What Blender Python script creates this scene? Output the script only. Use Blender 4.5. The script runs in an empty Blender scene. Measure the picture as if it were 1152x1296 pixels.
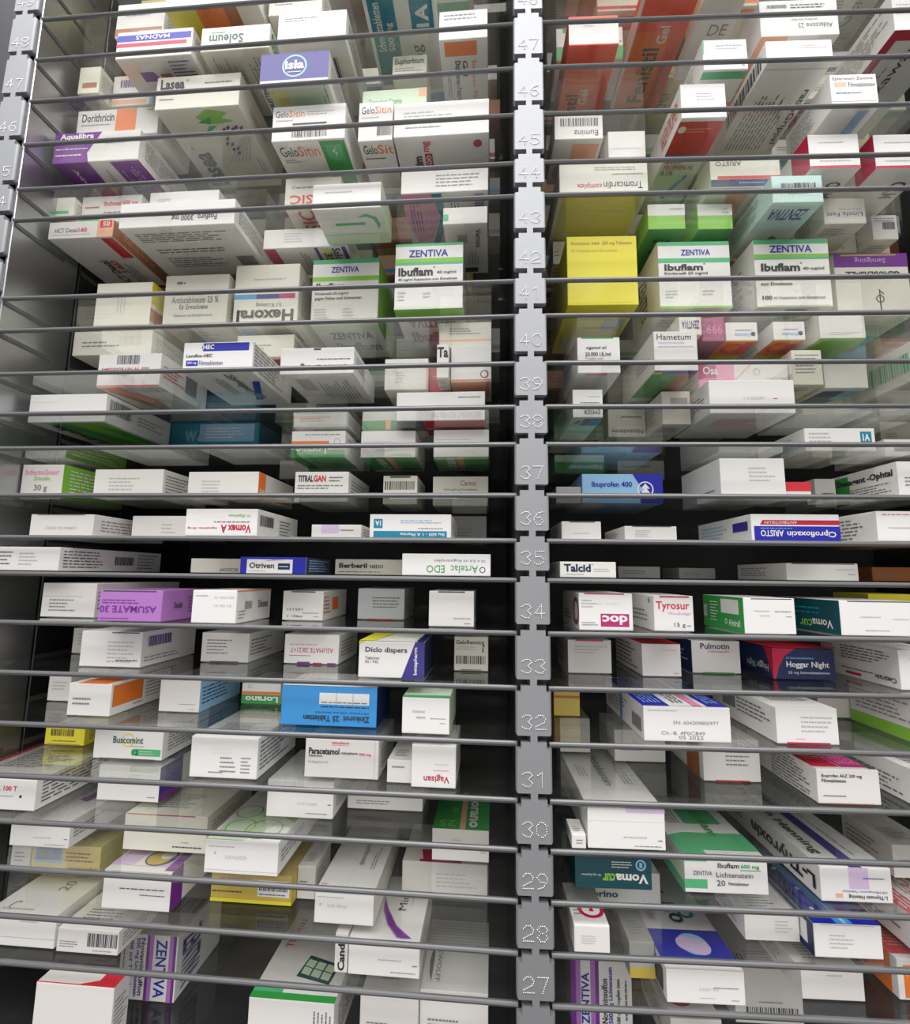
import bpy, bmesh, math, random
from mathutils import Vector, Matrix
C = bpy.context.scene.collection
sc = bpy.context.scene
random.seed(7)
S = 0.40                                   # metres per unit; the shelf fronts are one unit from the camera
EYE = 1.50
# ---------------------------------------------------------------- camera
F_PX = 614.25
YAW, PITCH, ROLL = math.radians(2.4319), math.radians(7.4068), math.radians(0.7243)
fw = Vector((-math.sin(YAW)*math.cos(PITCH), math.cos(YAW)*math.cos(PITCH), math.sin(PITCH)))
r0 = Vector((math.cos(YAW), math.sin(YAW), 0)); u0 = r0.cross(fw)
RT = math.cos(ROLL)*r0 + math.sin(ROLL)*u0
UP = -math.sin(ROLL)*r0 + math.cos(ROLL)*u0
cam = bpy.data.objects.new('camera', bpy.data.cameras.new('camera')); C.objects.link(cam)
cam.data.sensor_fit = 'HORIZONTAL'; cam.data.sensor_width = 36; cam.data.lens = 36*F_PX/1152
cam.data.clip_start = 0.01
M = Matrix.Identity(4)
for i in range(3):
    M[i][0], M[i][1], M[i][2] = RT[i], UP[i], -fw[i]
M[0][3], M[1][3], M[2][3] = 0, -S, EYE
cam.matrix_world = M
sc.camera = cam
# ---------------------------------------------------------------- light and exposure
sc.view_settings.view_transform = 'Standard'; sc.view_settings.look = 'None'
sc.view_settings.gamma = 1; sc.view_settings.exposure = 0.02
try: sc.view_settings.use_curve_mapping = False
except Exception: pass
sc.cycles.transparent_max_bounces = 64
sc.cycles.max_bounces = 8; sc.cycles.diffuse_bounces = 4; sc.cycles.glossy_bounces = 4
w = bpy.data.worlds.new('aisle_air'); sc.world = w; w.use_nodes = True
nt = w.node_tree; bgn = nt.nodes['Background']
tc = nt.nodes.new('ShaderNodeTexCoord'); sx = nt.nodes.new('ShaderNodeSeparateXYZ'); rmp = nt.nodes.new('ShaderNodeValToRGB')
mr = nt.nodes.new('ShaderNodeMapRange'); mr.inputs[1].default_value = -1; mr.inputs[2].default_value = 1
nt.links.new(tc.outputs['Generated'], sx.inputs[0]); nt.links.new(sx.outputs[2], mr.inputs[0])
nt.links.new(mr.outputs[0], rmp.inputs[0]); nt.links.new(rmp.outputs[0], bgn.inputs[0])
for q_, (po, v_) in enumerate(((0.0, .08), (.25, .17), (.5, .38), (.82, 1.0))):
    el = rmp.color_ramp.elements[q_] if q_ < 2 else rmp.color_ramp.elements.new(po)
    el.position = po; el.color = (v_, v_*.985, v_*.985, 1)
bgn.inputs[1].default_value = 1.0
def area(name, loc, rot, sx_, sy_, power, col=(1, 1, 1)):
    l = bpy.data.lights.new(name, 'AREA'); l.shape = 'RECTANGLE'; l.size = sx_; l.size_y = sy_; l.energy = power; l.color = col
    o = bpy.data.objects.new(name, l); C.objects.link(o); o.location = loc; o.rotation_euler = rot; return o
area('aisle_ceiling_lamp', (0.0, -0.90, EYE+1.60), (math.radians(28), 0, 0), 2.6, 1.0, 42)
area('added_front_fill', (0.0, -0.80, EYE-0.35), (math.radians(100), 0, 0), 1.0, 0.5, 1.2, (1, 0.95, 0.92))  # unseen fill added to brighten fronts and upper undersides, like bounce across the aisle

# ---------------------------------------------------------------- pixel -> place helpers
Z = {55: 2.29, 54: 2.165, 53: 2.04, 52: 1.92, 51: 1.795, 50: 1.67, 49: 1.55, 48: 1.43, 47: 1.3077, 46: 1.186, 45: 1.0622, 44: .9374, 43: .8544, 42: .743, 41: .6472, 40: .5646, 39: .4559, 38: .3584,
     37: .2762, 36: .167, 35: .0719, 34: -.0087, 33: -.1146, 32: -.2205, 31: -.3253, 30: -.4297, 29: -.5182, 28: -.6073,
     27: -.6955, 26: -.78, 25: -.945, 24: -1.03}
SHELVES = [k for k in range(55, 24, -1) if k != 42]
XP, PHI = 0.1158, math.radians(2.0963)
GT = 0.0100                                # glass thickness in units
DEPTH = 0.76
def ray(x, y):
    return fw + RT*((x-576)/F_PX) + UP*((648-y)/F_PX)
class Bay:
    def __init__(s, left):
        s.left = left
        s.o = Vector((XP, 1, 0))
        s.x = Vector((math.cos(PHI), -math.sin(PHI), 0)) if left else Vector((1, 0, 0))
        s.y = Vector((math.sin(PHI), math.cos(PHI), 0)) if left else Vector((0, 1, 0))
        s.rz = -PHI if left else 0.0
    def world(s, lx, ly, z):               # units -> metres
        p = s.o + s.x*lx + s.y*ly
        return Vector((p.x*S, (p.y-1)*S, EYE+z*S))
    def on_plane(s, px, py, ly):           # ray meets the vertical plane ly behind the shelf front
        d = ray(px, py); t = (s.o.dot(s.y)+ly)/d.dot(s.y); p = d*t
        return (p-s.o).dot(s.x), p.z
    def on_shelf(s, px, py, z):
        d = ray(px, py); t = z/d.z; p = d*t
        return (p-s.o).dot(s.y)
BAY = {'L': Bay(True), 'R': Bay(False)}

# ---------------------------------------------------------------- materials
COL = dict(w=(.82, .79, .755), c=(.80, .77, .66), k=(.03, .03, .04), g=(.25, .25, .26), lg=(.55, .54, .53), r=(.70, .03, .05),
    o=(.90, .22, .03), y=(.84, .74, .04), gr=(.04, .36, .07), lgr=(.26, .58, .06), mg=(.10, .50, .22), b=(.015, .02, .40), nb=(.009, .022, .095),
    sb=(.05, .33, .75), lb=(.32, .58, .85), t=(.012, .25, .38), dt=(.005, .075, .09), p=(.20, .03, .30), lp=(.47, .20, .56), ll=(.72, .55, .78),
    pk=(.85, .30, .52), mag=(.50, .02, .17), br=(.42, .14, .05), gold=(.62, .46, .08), wr=(.55, .02, .06), pe=(.88, .45, .30),
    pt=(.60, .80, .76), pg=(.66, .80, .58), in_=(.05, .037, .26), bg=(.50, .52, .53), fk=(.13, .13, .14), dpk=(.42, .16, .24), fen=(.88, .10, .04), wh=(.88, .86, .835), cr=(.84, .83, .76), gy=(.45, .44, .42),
    hp=(.52, .012, .055), dk=(.08, .08, .09), ye=(.80, .72, .28), lgold=(.78, .66, .28))
_m = {}
def card(name):
    if name in _m: return _m[name]
    m = bpy.data.materials.new('printed_card_'+name); m.use_nodes = True
    n = m.node_tree; b = n.nodes['Principled BSDF']
    b.inputs['Roughness'].default_value = .42
    ns = n.nodes.new('ShaderNodeTexNoise'); ns.inputs['Scale'].default_value = 60
    mx = n.nodes.new('ShaderNodeMix'); mx.data_type = 'RGBA'
    c = COL[name]
    mx.inputs[6].default_value = (*[v*.96 for v in c], 1); mx.inputs[7].default_value = (*[min(1, v*1.03) for v in c], 1)
    n.links.new(ns.outputs[0], mx.inputs[0]); n.links.new(mx.outputs[2], b.inputs['Base Color'])
    _m[name] = m; return m
def metal(name, col, rough, met=1.0, var=1.0):
    m = bpy.data.materials.new(name); m.use_nodes = True
    n = m.node_tree; b = n.nodes['Principled BSDF']
    b.inputs['Metallic'].default_value = met
    ns = n.nodes.new('ShaderNodeTexNoise'); ns.inputs['Scale'].default_value = 90; ns.inputs['Detail'].default_value = 6
    mp = n.nodes.new('ShaderNodeMapRange'); mp.inputs[3].default_value = rough-.06*var; mp.inputs[4].default_value = rough+.08*var
    mx = n.nodes.new('ShaderNodeMix'); mx.data_type = 'RGBA'
    mx.inputs[6].default_value = (*[v*(1-.1*var) for v in col], 1); mx.inputs[7].default_value = (*[min(1, v*(1+.08*var)) for v in col], 1)
    n.links.new(ns.outputs[0], mp.inputs[0]); n.links.new(mp.outputs[0], b.inputs['Roughness'])
    n.links.new(ns.outputs[0], mx.inputs[0]); n.links.new(mx.outputs[2], b.inputs['Base Color'])
    return m
M_POST = metal('anodised_grey_metal', (.40, .405, .42), .62, .8)
M_DOT = metal('embossed_metal', (.9, .9, .9), .14, 1.0)
M_WALL = metal('grey_sheet_metal', (.085, .087, .092), .32, .9, .15)
M_PLATE = metal('light_sheet_metal', (.46, .465, .48), .32, .97, .12)
M_DARK = metal('dark_sheet_metal', (.028, .028, .031), .5, .2)
M_SLOT_SHADE = metal('slot_shade_grey', (.12, .12, .125), .5, .2)  # dark colour standing in for the shade inside the wall slots
M_EDGE = metal('ground_glass_edge', (.165, .165, .168), .30, .3)
def glass():
    m = bpy.data.materials.new('shelf_glass'); m.use_nodes = True
    n = m.node_tree; n.nodes.clear(); N = n.nodes.new; lk = n.links.new
    out = N('ShaderNodeOutputMaterial'); geo = N('ShaderNodeNewGeometry')
    dt = N('ShaderNodeVectorMath'); dt.operation = 'DOT_PRODUCT'; lk(geo.outputs['Normal'], dt.inputs[0]); lk(geo.outputs['Incoming'], dt.inputs[1])
    ab = N('ShaderNodeMath'); ab.operation = 'ABSOLUTE'; lk(dt.outputs['Value'], ab.inputs[0])
    om = N('ShaderNodeMath'); om.operation = 'SUBTRACT'; om.inputs[0].default_value = 1; lk(ab.outputs[0], om.inputs[1])
    pw = N('ShaderNodeMath'); pw.operation = 'POWER'; pw.inputs[1].default_value = 5; lk(om.outputs[0], pw.inputs[0])
    ma = N('ShaderNodeMath'); ma.operation = 'MULTIPLY_ADD'; ma.inputs[1].default_value = .955; ma.inputs[2].default_value = .045; lk(pw.outputs[0], ma.inputs[0])
    tr = N('ShaderNodeBsdfTransparent'); tr.inputs[0].default_value = (.968, .970, .962, 1)
    df = N('ShaderNodeBsdfDiffuse'); df.inputs[0].default_value = (.62, .62, .61, 1)
    ns = N('ShaderNodeTexNoise'); ns.inputs['Scale'].default_value = 14; ns.inputs['Detail'].default_value = 5
    mp = N('ShaderNodeMapRange'); mp.inputs[1].default_value = .3; mp.inputs[2].default_value = .75; mp.inputs[3].default_value = .004; mp.inputs[4].default_value = .022
    lk(ns.outputs[0], mp.inputs[0])
    m1 = N('ShaderNodeMixShader'); lk(mp.outputs[0], m1.inputs[0]); lk(tr.outputs[0], m1.inputs[1]); lk(df.outputs[0], m1.inputs[2])
    gl = N('ShaderNodeBsdfGlossy'); gl.inputs[0].default_value = (.95, .97, .96, 1); gl.inputs[1].default_value = .04
    m2 = N('ShaderNodeMixShader'); lk(ma.outputs[0], m2.inputs[0]); lk(m1.outputs[0], m2.inputs[1]); lk(gl.outputs[0], m2.inputs[2])
    lk(m2.outputs[0], out.inputs[0])
    return m
M_GLASS = glass()

# ---------------------------------------------------------------- mesh helpers
def link(name, me, mat, parent=None, loc=None, rz=0):
    o = bpy.data.objects.new(name, me); C.objects.link(o)
    if mat: me.materials.append(mat)
    if parent: o.parent = parent
    if loc is not None: o.location = loc
    if rz: o.rotation_euler = (0, 0, rz)
    return o
def from_bm(bm, smooth=False):
    me = bpy.data.meshes.new('m'); bm.to_mesh(me); bm.free()
    if smooth:
        for q in me.polygons: q.use_smooth = True
    return me
def box_bm(bm, x0, x1, y0, y1, z0, z1):
    v = [bm.verts.new(p) for p in ((x0,y0,z0),(x1,y0,z0),(x1,y1,z0),(x0,y1,z0),(x0,y0,z1),(x1,y0,z1),(x1,y1,z1),(x0,y1,z1))]
    fs = [bm.faces.new([v[i] for i in q]) for q in ((3,2,1,0),(4,5,6,7),(0,1,5,4),(1,2,6,5),(2,3,7,6),(3,0,4,7))]
    return fs
def box_me(x0, x1, y0, y1, z0, z1, bev=0, seg=2):
    bm = bmesh.new(); box_bm(bm, x0, x1, y0, y1, z0, z1)
    if bev: bmesh.ops.bevel(bm, geom=bm.edges[:], offset=bev, segments=seg, profile=.5, affect='EDGES')
    return from_bm(bm)
def prop(o, label, cat, group=None, kind=None):
    if label: o['label'] = label
    if cat: o['category'] = cat
    if group: o['group'] = group
    if kind: o['kind'] = kind

# ---------------------------------------------------------------- structure: walls of the two bays
ZLO, ZHI = -1.6*S+EYE, 2.44*S+EYE
BL, BR = BAY['L'], BAY['R']
LW = -1.272                                # left bay's far side in its own frame
HW = .040                                  # half width of the post
RW = 1.30
def wall(name, bay, x0, x1, y0, y1, mat):
    me = box_me(x0*S, x1*S, y0*S, y1*S, ZLO, ZHI)
    p = bay.world(0, 0, 0); p.z = 0
    o = link(name, me, mat, None, p, bay.rz); o['kind'] = 'structure'; return o
wall('wall_left', BL, LW-.03, LW, 0.02, DEPTH+.06, M_WALL)
wall('wall_middle', BL, -.030, -.012, 0.02, DEPTH+.03, M_DARK)
wall('wall_divider', BR, .012, .030, 0.02, DEPTH+.03, M_DARK)
wall('wall_outer', BL, LW-.34, LW-.068, .035, .06, M_WALL)
wall('wall_right', BR, RW, RW+.03, 0.0, DEPTH+.03, M_WALL)
wall('wall_back', BL, LW-.03, .02, DEPTH+.062, DEPTH+.09, M_DARK)
wall('wall_rear', BR, .032, RW+.03, DEPTH+.032, DEPTH+.06, M_DARK)
# light front plate and darker rear plate on the left wall, each with a dark strip at every shelf as painted slot shade
p0 = BL.world(0, 0, 0); p0.z = 0
for j, (ya, yb_, m_p) in enumerate(((.006, .195, M_PLATE), (.205, .46, M_WALL))):
    o = link('trim_%d' % (j+1), box_me(LW*S, (LW+.0075-.003*j)*S, ya*S, yb_*S, ZLO, ZHI, .0006, 1), m_p, None, p0, BL.rz); o['kind'] = 'structure'
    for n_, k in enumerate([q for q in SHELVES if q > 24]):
        o = link('trim_%d' % (j*40+n_+3), box_me((LW+.0070-.003*j)*S, (LW+.0095-.003*j)*S, (ya+.004)*S, (yb_-.045)*S, EYE+(Z[k]-GT*1.1)*S, EYE+(Z[k]+GT*.1)*S), M_SLOT_SHADE, None, p0, BL.rz)
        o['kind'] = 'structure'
for nm, bay_, xa, xb in (('ceiling', BL, LW-.03, .02), ('ceiling_right', BR, .02, RW+.03)):
    o = link(nm, box_me(xa*S, xb*S, .06*S, (DEPTH+.03)*S, ZHI, ZHI+.008), M_WALL, None, Vector((p0.x, p0.y, 0)), bay_.rz); o['kind'] = 'structure'

# ---------------------------------------------------------------- glass shelves
ORD = ['first', 'second', 'third', 'fourth', 'fifth', 'sixth', 'seventh', 'eighth', 'ninth', 'tenth', 'eleventh', 'twelfth']
for k in SHELVES:
    for bn, bay, x0, x1 in (('left', BL, LW+.012, -.031), ('right', BR, .031, RW-.002)):
        p = bay.world(0, 0, Z[k])
        g = link('glass_shelf', box_me(x0*S, x1*S, .006*S, DEPTH*S, -GT*S/2, GT*S/2), M_GLASS, None, p, bay.rz)
        under = {41: '42', 25: '26'}.get(k, str(k+1) if k+1 != 42 else '42')
        prop(g, 'clear glass shelf carrying the boxes of row %s in the %s bay' % (under, bn), 'shelf', 'glass shelves of the %s bay' % bn)
        bm = bmesh.new(); h = GT*S/2; r = h*.8
        prof = [(0.006*S, -h), (r*.5, -h), (0, -h*.55), (-r*.25, 0), (0, h*.55), (r*.5, h), (.006*S, h)]
        a = [bm.verts.new((x0*S, y, z)) for y, z in prof]; b2 = [bm.verts.new((x1*S, y, z)) for y, z in prof]
        for i in range(len(prof)-1): bm.faces.new((a[i], b2[i], b2[i+1], a[i+1]))
        bm.faces.new(a); bm.faces.new(b2[::-1])
        bmesh.ops.recalc_face_normals(bm, faces=bm.faces[:])
        link('front_edge', from_bm(bm), M_EDGE, g)

# ---------------------------------------------------------------- numbered posts
DIG = {'0': [[(.3,0),(.7,0),(1,.25),(1,.75),(.7,1),(.3,1),(0,.75),(0,.25),(.3,0)]],
 '1': [[(.15,.8),(.6,1),(.6,0)]], '2': [[(0,.8),(.3,1),(.7,1),(1,.75),(.9,.5),(0,.18),(0,0),(1,0)]],
 '3': [[(0,.85),(.35,1),(.75,1),(1,.78),(.6,.52),(1,.25),(.75,0),(.35,0),(0,.15)]],
 '4': [[(.7,0),(.7,1),(0,.35),(1,.35)]], '5': [[(1,1),(.1,1),(.1,.58),(.65,.6),(1,.4),(1,.2),(.65,0),(.25,0),(0,.12)]],
 '6': [[(.9,1),(.4,.9),(0,.5),(0,.25),(.3,0),(.7,0),(1,.25),(.7,.55),(.3,.55)]],
 '7': [[(0,1),(1,1),(.75,.6),(.45,0)]],
 '8': [[(.3,.53),(0,.77),(.3,1),(.7,1),(1,.77),(.7,.53),(.3,.53),(0,.25),(.3,0),(.7,0),(1,.25),(.7,.53)]],
 '9': [[(.1,0),(.6,.1),(1,.5),(1,.75),(.7,1),(.3,1),(0,.75),(.3,.45),(.7,.45)]]}
def dots(txt, w, h, gap):
    pts = []
    tot = len(txt)*w+(len(txt)-1)*gap
    for i, ch in enumerate(txt):
        for pl in DIG[ch]:
            for (ax, ay), (bx, by) in zip(pl, pl[1:]):
                l = math.hypot((bx-ax)*w, (by-ay)*h); n = max(1, round(l/(h*.15)))
                for q in range(n): pts.append((-tot/2+i*(w+gap)+(ax+(bx-ax)*q/n)*w, (ay+(by-ay)*q/n)*h))
            pts.append((-tot/2+i*(w+gap)+pl[-1][0]*w, pl[-1][1]*h))
    return pts
def post(label, bay, lx, ly):
    p = bay.world(lx, ly, 0); p.z = EYE
    root = bpy.data.objects.new('shelf_upright', None); C.objects.link(root); root.location = p; root.rotation_euler = (0, 0, bay.rz)
    prop(root, label, 'post', None)
    wd, sh, nk, dp = .0345*S, .0245*S, .0066*S, .030*S
    link('channel', box_me(-.011*S, .011*S, .012*S, .06*S, ZLO-EYE, ZHI-EYE, .0006, 1), M_DARK, root)
    ks = list(range(55, 24, -1))
    for k in ks:
        top = (Z[k]+.008)*S; bot = (Z[k-1]+.020)*S; nb = (Z[k-1]+.008)*S
        shz = top-.012*S
        # front outline of the tab, counter-clockwise, with its neck down to the next one
        cr = .0035*S
        pts = [(-nk, nb), (nk, nb), (nk, bot), (wd-cr, bot), (wd, bot+cr), (wd, shz), (sh, shz), (sh, top), (-sh, top), (-sh, shz), (-wd, shz), (-wd, bot+cr), (-wd+cr, bot), (-nk, bot)]
        bm = bmesh.new()
        # profile across x: flat centre, rounded towards both sides
        fv = [bm.verts.new((x, 0, z)) for x, z in pts]
        fc = bm.faces.new(fv[::-1]) if False else bm.faces.new(fv)
        ex = bmesh.ops.extrude_face_region(bm, geom=[fc])
        ev = [q for q in ex['geom'] if isinstance(q, bmesh.types.BMVert)]
        for q in ev: q.co.y += dp*.5
        bmesh.ops.recalc_face_normals(bm, faces=bm.faces[:])
        eds = [e_ for e_ in bm.edges if all(abs(v.co.y) < 1e-7 for v in e_.verts) and all(abs(abs(v.co.x)-wd) < cr*1.1 for v in e_.verts) and e_.calc_length() > cr*2]
        bmesh.ops.bevel(bm, geom=eds, offset=.006*S, segments=5, profile=.5, affect='EDGES')
        for fc_ in bm.faces: fc_.smooth = False
        tab = link('tab', from_bm(bm), M_POST, root)
        bm = bmesh.new()
        h_ = .0255*S
        zb = bot+.012*S
        for (x, z) in dots(str(k), .0185*S, h_, .0075*S):
            mt = Matrix.Translation((x, -.0001, zb+z)) @ Matrix.Diagonal((1, .9, 1, 1))
            bmesh.ops.create_icosphere(bm, subdivisions=1, radius=.0017*S, matrix=mt)
        link('number', from_bm(bm, True), M_DOT, tab)
    return root
post('grey metal post with dotted numbers standing between the two bays', BR, 0.0, -.012)
post('grey metal post at the left edge, its tabs slanting inwards', BL, LW-.030, -.006)

# ---------------------------------------------------------------- medicine boxes
_txt = {}
def text_verts(s, bold):
    key = (s, bold)
    if key in _txt: return _txt[key]
    cu = bpy.data.curves.new('t', 'FONT'); cu.body = s; cu.size = 1; cu.resolution_u = 2; cu.fill_mode = 'FRONT'
    cu.offset = .018*bold
    o = bpy.data.objects.new('t', cu); C.objects.link(o)
    dg = bpy.context.evaluated_depsgraph_get(); dg.update()
    me = bpy.data.meshes.new_from_object(o.evaluated_get(dg))
    vs = [v.co.copy() for v in me.vertices]; fs = [list(q.vertices) for q in me.polygons]
    bpy.data.objects.remove(o); bpy.data.curves.remove(cu); bpy.data.meshes.remove(me)
    x0 = min(v.x for v in vs); x1 = max(v.x for v in vs); y0 = min(v.y for v in vs); y1 = max(v.y for v in vs)
    vs = [((v.x-x0)/(x1-x0), (v.y-y0)/max(1e-6, y1-y0)) for v in vs]
    _txt[key] = (vs, fs); return _txt[key]
# prints: t text, p panel, f fine print, b barcode, g polygon, d disc
def t(F, s, a, b, c, d, col='k', rot=0, bold=1): return ('t', F, s, a, b, c, d, col, rot, bold)
def p(F, a, b, c, d, col): return ('p', F, a, b, c, d, col)
def f(F, a, b, c, d, n=3, col='g', ver=0): return ('f', F, a, b, c, d, n, col, ver)
def bc(F, a, b, c, d, ver=0, col='k'): return ('b', F, a, b, c, d, ver, col)
def g(F, pts, col): return ('g', F, pts, col)
def d(F, x, y, r, col, ri=0): return ('d', F, x, y, r, col, ri)

SPECS = []
def B(k, bay, xl, xr, yt, yb, desc, col='w', pr=(), L=.16, back=0, rot=0): SPECS.append((k, bay, xl, xr, yt, yb, desc, col, list(pr), L, back, rot))
# ---- left bay, top to bottom
B(48,'L',148,208,4,46,'white box with brown band and purple barcode','w',[bc('F',.2,.62,.7,.8,0,'in_'),p('F',0,.04,.97,.26,'br'),f('F',.5,.08,.95,.2,1,'c')],.12)
B(48,'L',211,327,-30,8,'box with yellow, orange and white underside','w',[p('B',0,0,.32,1,'y'),p('B',.32,0,.62,1,'o'),p('B',.62,0,.76,1,'br'),t('B','NAC',.8,.5,.9,.75,'k',270),f('B',.8,.2,.95,.45,4)],.3)
B(48,'L',341,408,-20,18,'plain cream box behind the topmost rod','c',[],.12)
B(48,'L',456,549,-34,-5,'white box with broad teal strip and square teal emblem underneath','wh',[p('B',.05,.1,.42,.93,'t'),t('B','Schmerztabletten',.09,.45,.21,.9,'wh',90),t('B','500 mg',.25,.45,.37,.72,'wh',90),p('B',.63,.62,.95,.9,'t'),t('B','1A',.7,.66,.88,.86,'wh',90,2),t('B','mg',.62,.28,.78,.5,'k',90,0)],.26)
B(47,'L',100,126,85,118,'small cream box low beside the left wall','c',[p('F',.2,.2,.9,.4,'br')],.08,1)
B(47,'L',143,206,95,133,'cream box with purple barcode label','w',[bc('F',.15,.6,.6,.85,0,'in_'),p('F',0,.05,.7,.2,'pe'),p('F',.75,.02,1,.2,'lb')],.12,1)
B(47,'L',148,243,38,72,'white box with blue and red stripes','w',[p('F',0,.62,.98,.86,'b'),t('F','MADNAS',.25,.67,.7,.82,'wh',180),p('F',0,.42,.93,.56,'hp'),g('B',[(.2,.4),(.45,.4),(.38,.65),(.2,.65)],'p'),p('B',.45,.45,.6,.58,'br'),f('B',.65,.2,.95,.9,6,'in_')],.1)
B(47,'L',255,341,33,63,'cream box with upside-down dark green lettering','c',[t('F','Soleum',.12,.3,.62,.68,'dt',180),f('F',.15,.72,.35,.82,1,'gr'),t('R','Soleum',.05,.2,.5,.8,'gr',0),f('B',.12,.3,.5,.92,9,'g',1),f('B',.6,.3,.8,.92,4,'g',1)],.18)
B(47,'L',352,438,15,53,'cream white box with large barcode underneath','w',[f('F',.1,.7,.6,.85,1),bc('B',.18,.45,.8,.8),p('B',.8,.2,.98,.8,'c')],.2)
B(47,'L',497,540,70,96,'small cream box with two lines of lettering','c',[t('F','Euphorbium',.08,.5,.92,.85,'k'),f('F',.08,.2,.9,.42,2),p('B',.1,.3,.9,.6,'pe')],.09)
B(47,'L',556,617,13,49,'white box with orange panel and vertical lettering underneath','wh',[f('F',.1,.65,.85,.9,2),p('B',.1,.78,.78,.97,'o'),t('B','Solupen 3%',.64,.15,.76,.72,'o',270),t('B','Gel',.46,.5,.57,.72,'k',270),t('B','Diclofenac-Natrium',.3,.05,.42,.72,'k',270),f('B',.1,.2,.2,.7,2,'k',1)],.18)
B(46,'L',98,200,138,171,'white box with orange square and dark lettering','w',[t('F','Dorithricin',.06,.55,.46,.86),f('F',.06,.38,.42,.48,1),p('F',.48,.1,.73,.98,'o'),f('F',.86,.86,.93,.93,1)],.14,1)
B(46,'L',198,303,95,136,'large white box with green leaf and lavender picture underneath','c',[t('F','Lasea',.05,.6,.34,.92,'k',0,2),d('F',.37,.85,.035,'k',.022),f('F',.58,.68,.9,.8,1),f('F',.05,.25,.22,.35,1),
  g('B',[(.42,.9),(.6,.98),(.82,.93),(.72,.88),(.85,.84),(.68,.82),(.52,.82)],'lgr'),g('B',[(.4,.84),(.6,.9),(.55,.82)],'gr'),g('B',[(.42,.72),(.5,.74),(.62,.8),(.52,.8)],'mg'),
  *[g('B',[(x,y),(x+.045,y+.02),(x+.06,y+.055),(x+.015,y+.04)],'p') for x,y in ((.64,.72),(.7,.74),(.75,.72),(.8,.74),(.86,.73),(.7,.68),(.78,.68),(.62,.62),(.58,.56),(.64,.55),(.62,.49),(.68,.5),(.9,.69),(.66,.44))],
  t('B','Lasea',.06,.05,.32,.5,'k',90,2),d('B',.14,.56,.018,'k',.012),*[g('B',[(.5+q*.05,.36),(.515+q*.05,.36),(.85+q*.02,.66),(.84+q*.02,.66)],'gy') for q in range(6)],f('B',.86,.2,.94,.4,2,'g',1),f('R',.2,.3,.6,.5,1,'g')],.26)
B(46,'L',330,416,67,106,'box with violet front and round white emblem','w',[p('F',0,.14,1,1,'in_'),d('F',.5,.58,.36,'lb',.31),t('F','isla',.36,.47,.64,.76,'wh',0,2),f('F',.4,.34,.6,.42,1,'wh'),p('B',.1,.3,.95,.9,'pg'),g('B',[(.1,.9),(.4,.9),(.3,.5),(.2,.4)],'ye'),t('B','HALSTABLETTEN',.02,.3,.09,.95,'k',90),f('B',.85,.3,.95,.95,2,'g',1)],.14)
B(46,'L',459,540,113,136,'pale green tinted box with green lettering','pg',[t('F','Tannolact Creme',.1,.2,.62,.5,'mg'),p('F',.88,.5,1,1,'pe')],.08,1)
B(45,'L',69,176,167,204,'purple and white box with slanted white lettering','w',[g('F',[(0,0),(.42,0),(.4,.3),(.55,1),(0,1)],'p'),t('F','Aqualibra',.06,.73,.46,.97,'wh',0,2),f('F',.03,.38,.4,.52,1,'ll'),f('F',.03,.18,.34,.3,1,'wh'),f('F',.6,.55,.9,.8,3,'lg'),
  g('B',[(0,0),(.36,0),(.38,.5),(.42,1),(0,1)],'p'),p('B',.66,.1,1,.98,'p'),f('B',.7,.15,.95,.9,4,'ll',1),t('B','Aqualibra',.14,.3,.2,.9,'wh',270),f('B',.5,.4,.56,.9,1,'g',1),d('B',.58,.2,.04,'gr')],.2)
B(45,'L',345,437,133,177,'white box with orange lettering and green panel underneath','wh',[t('F','Gelo',.04,.68,.22,.86,'k',0,0),t('F','Sitin',.23,.68,.44,.86,'o',0,0),f('F',.47,.7,.85,.84,1,'lg'),f('F',.05,.55,.28,.62,1,'lg'),bc('F',.28,.08,.75,.4),p('F',.28,.44,.75,.49,'k'),
  t('B','Gelo',.06,.72,.3,.9,'k',0,0),t('B','Sitin',.31,.72,.6,.9,'o',0,0),f('B',.07,.6,.32,.68,1),p('B',.64,.05,.98,.97,'gr'),p('B',.7,.62,.92,.9,'mg'),g('B',[(.8,.66),(.84,.76),(.8,.78),(.85,.88),(.78,.78),(.82,.75)],'wh'),p('B',.2,.2,.55,.3,'c')],.16)
B(45,'L',454,497,129,178,'narrow white box with orange lettering, wedged between two wider ones','wh',[t('F','Gelo',.08,.7,.46,.88,'k',0,0),t('F','Sitin',.48,.7,.95,.88,'o',0,0),f('F',.08,.56,.6,.64,1,'lg'),bc('F',.55,.12,.98,.42),t('B','Gelo',.1,.75,.5,.92,'k',0,0),t('B','Sit',.52,.75,.98,.92,'o',0,0),f('B',.1,.62,.7,.7,1)],.15)
B(45,'L',499,619,128,171,'white box with red dose badge and red disc underneath','wh',[f('F',.1,.45,.62,.75,2,'lg'),f('F',.12,.22,.5,.3,1,'g'),d('B',.88,.86,.055,'hp'),p('B',.3,.5,.38,.75,'hp'),t('B','500',.31,.52,.37,.73,'wh',90,1),t('B','mg',.3,.78,.38,.93,'r',90,1),t('B','Cefuroxim',.17,.1,.27,.72,'k',90,2),f('B',.42,.15,.5,.6,1,'g',1)],.2)
B(44,'L',64,98,250,276,'small dim cream box in the left corner','c',[p('F',.1,.2,.8,.35,'mg')],.08,1)
B(44,'L',99,178,248,281,'white box with green corner and red lettering','w',[t('F','Ibuhexal 600 mg',.38,.55,.95,.8,'r'),f('F',.38,.3,.9,.42,1,'k'),p('F',.0,0,.32,.3,'mg'),f('F',.06,.5,.3,.65,1,'hp')],.12,1)
B(44,'L',189,276,242,277,'tall white box behind the wide white one','wh',[t('F','SEPT',.12,.6,.32,.75,'lg')],.14,1)
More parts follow.
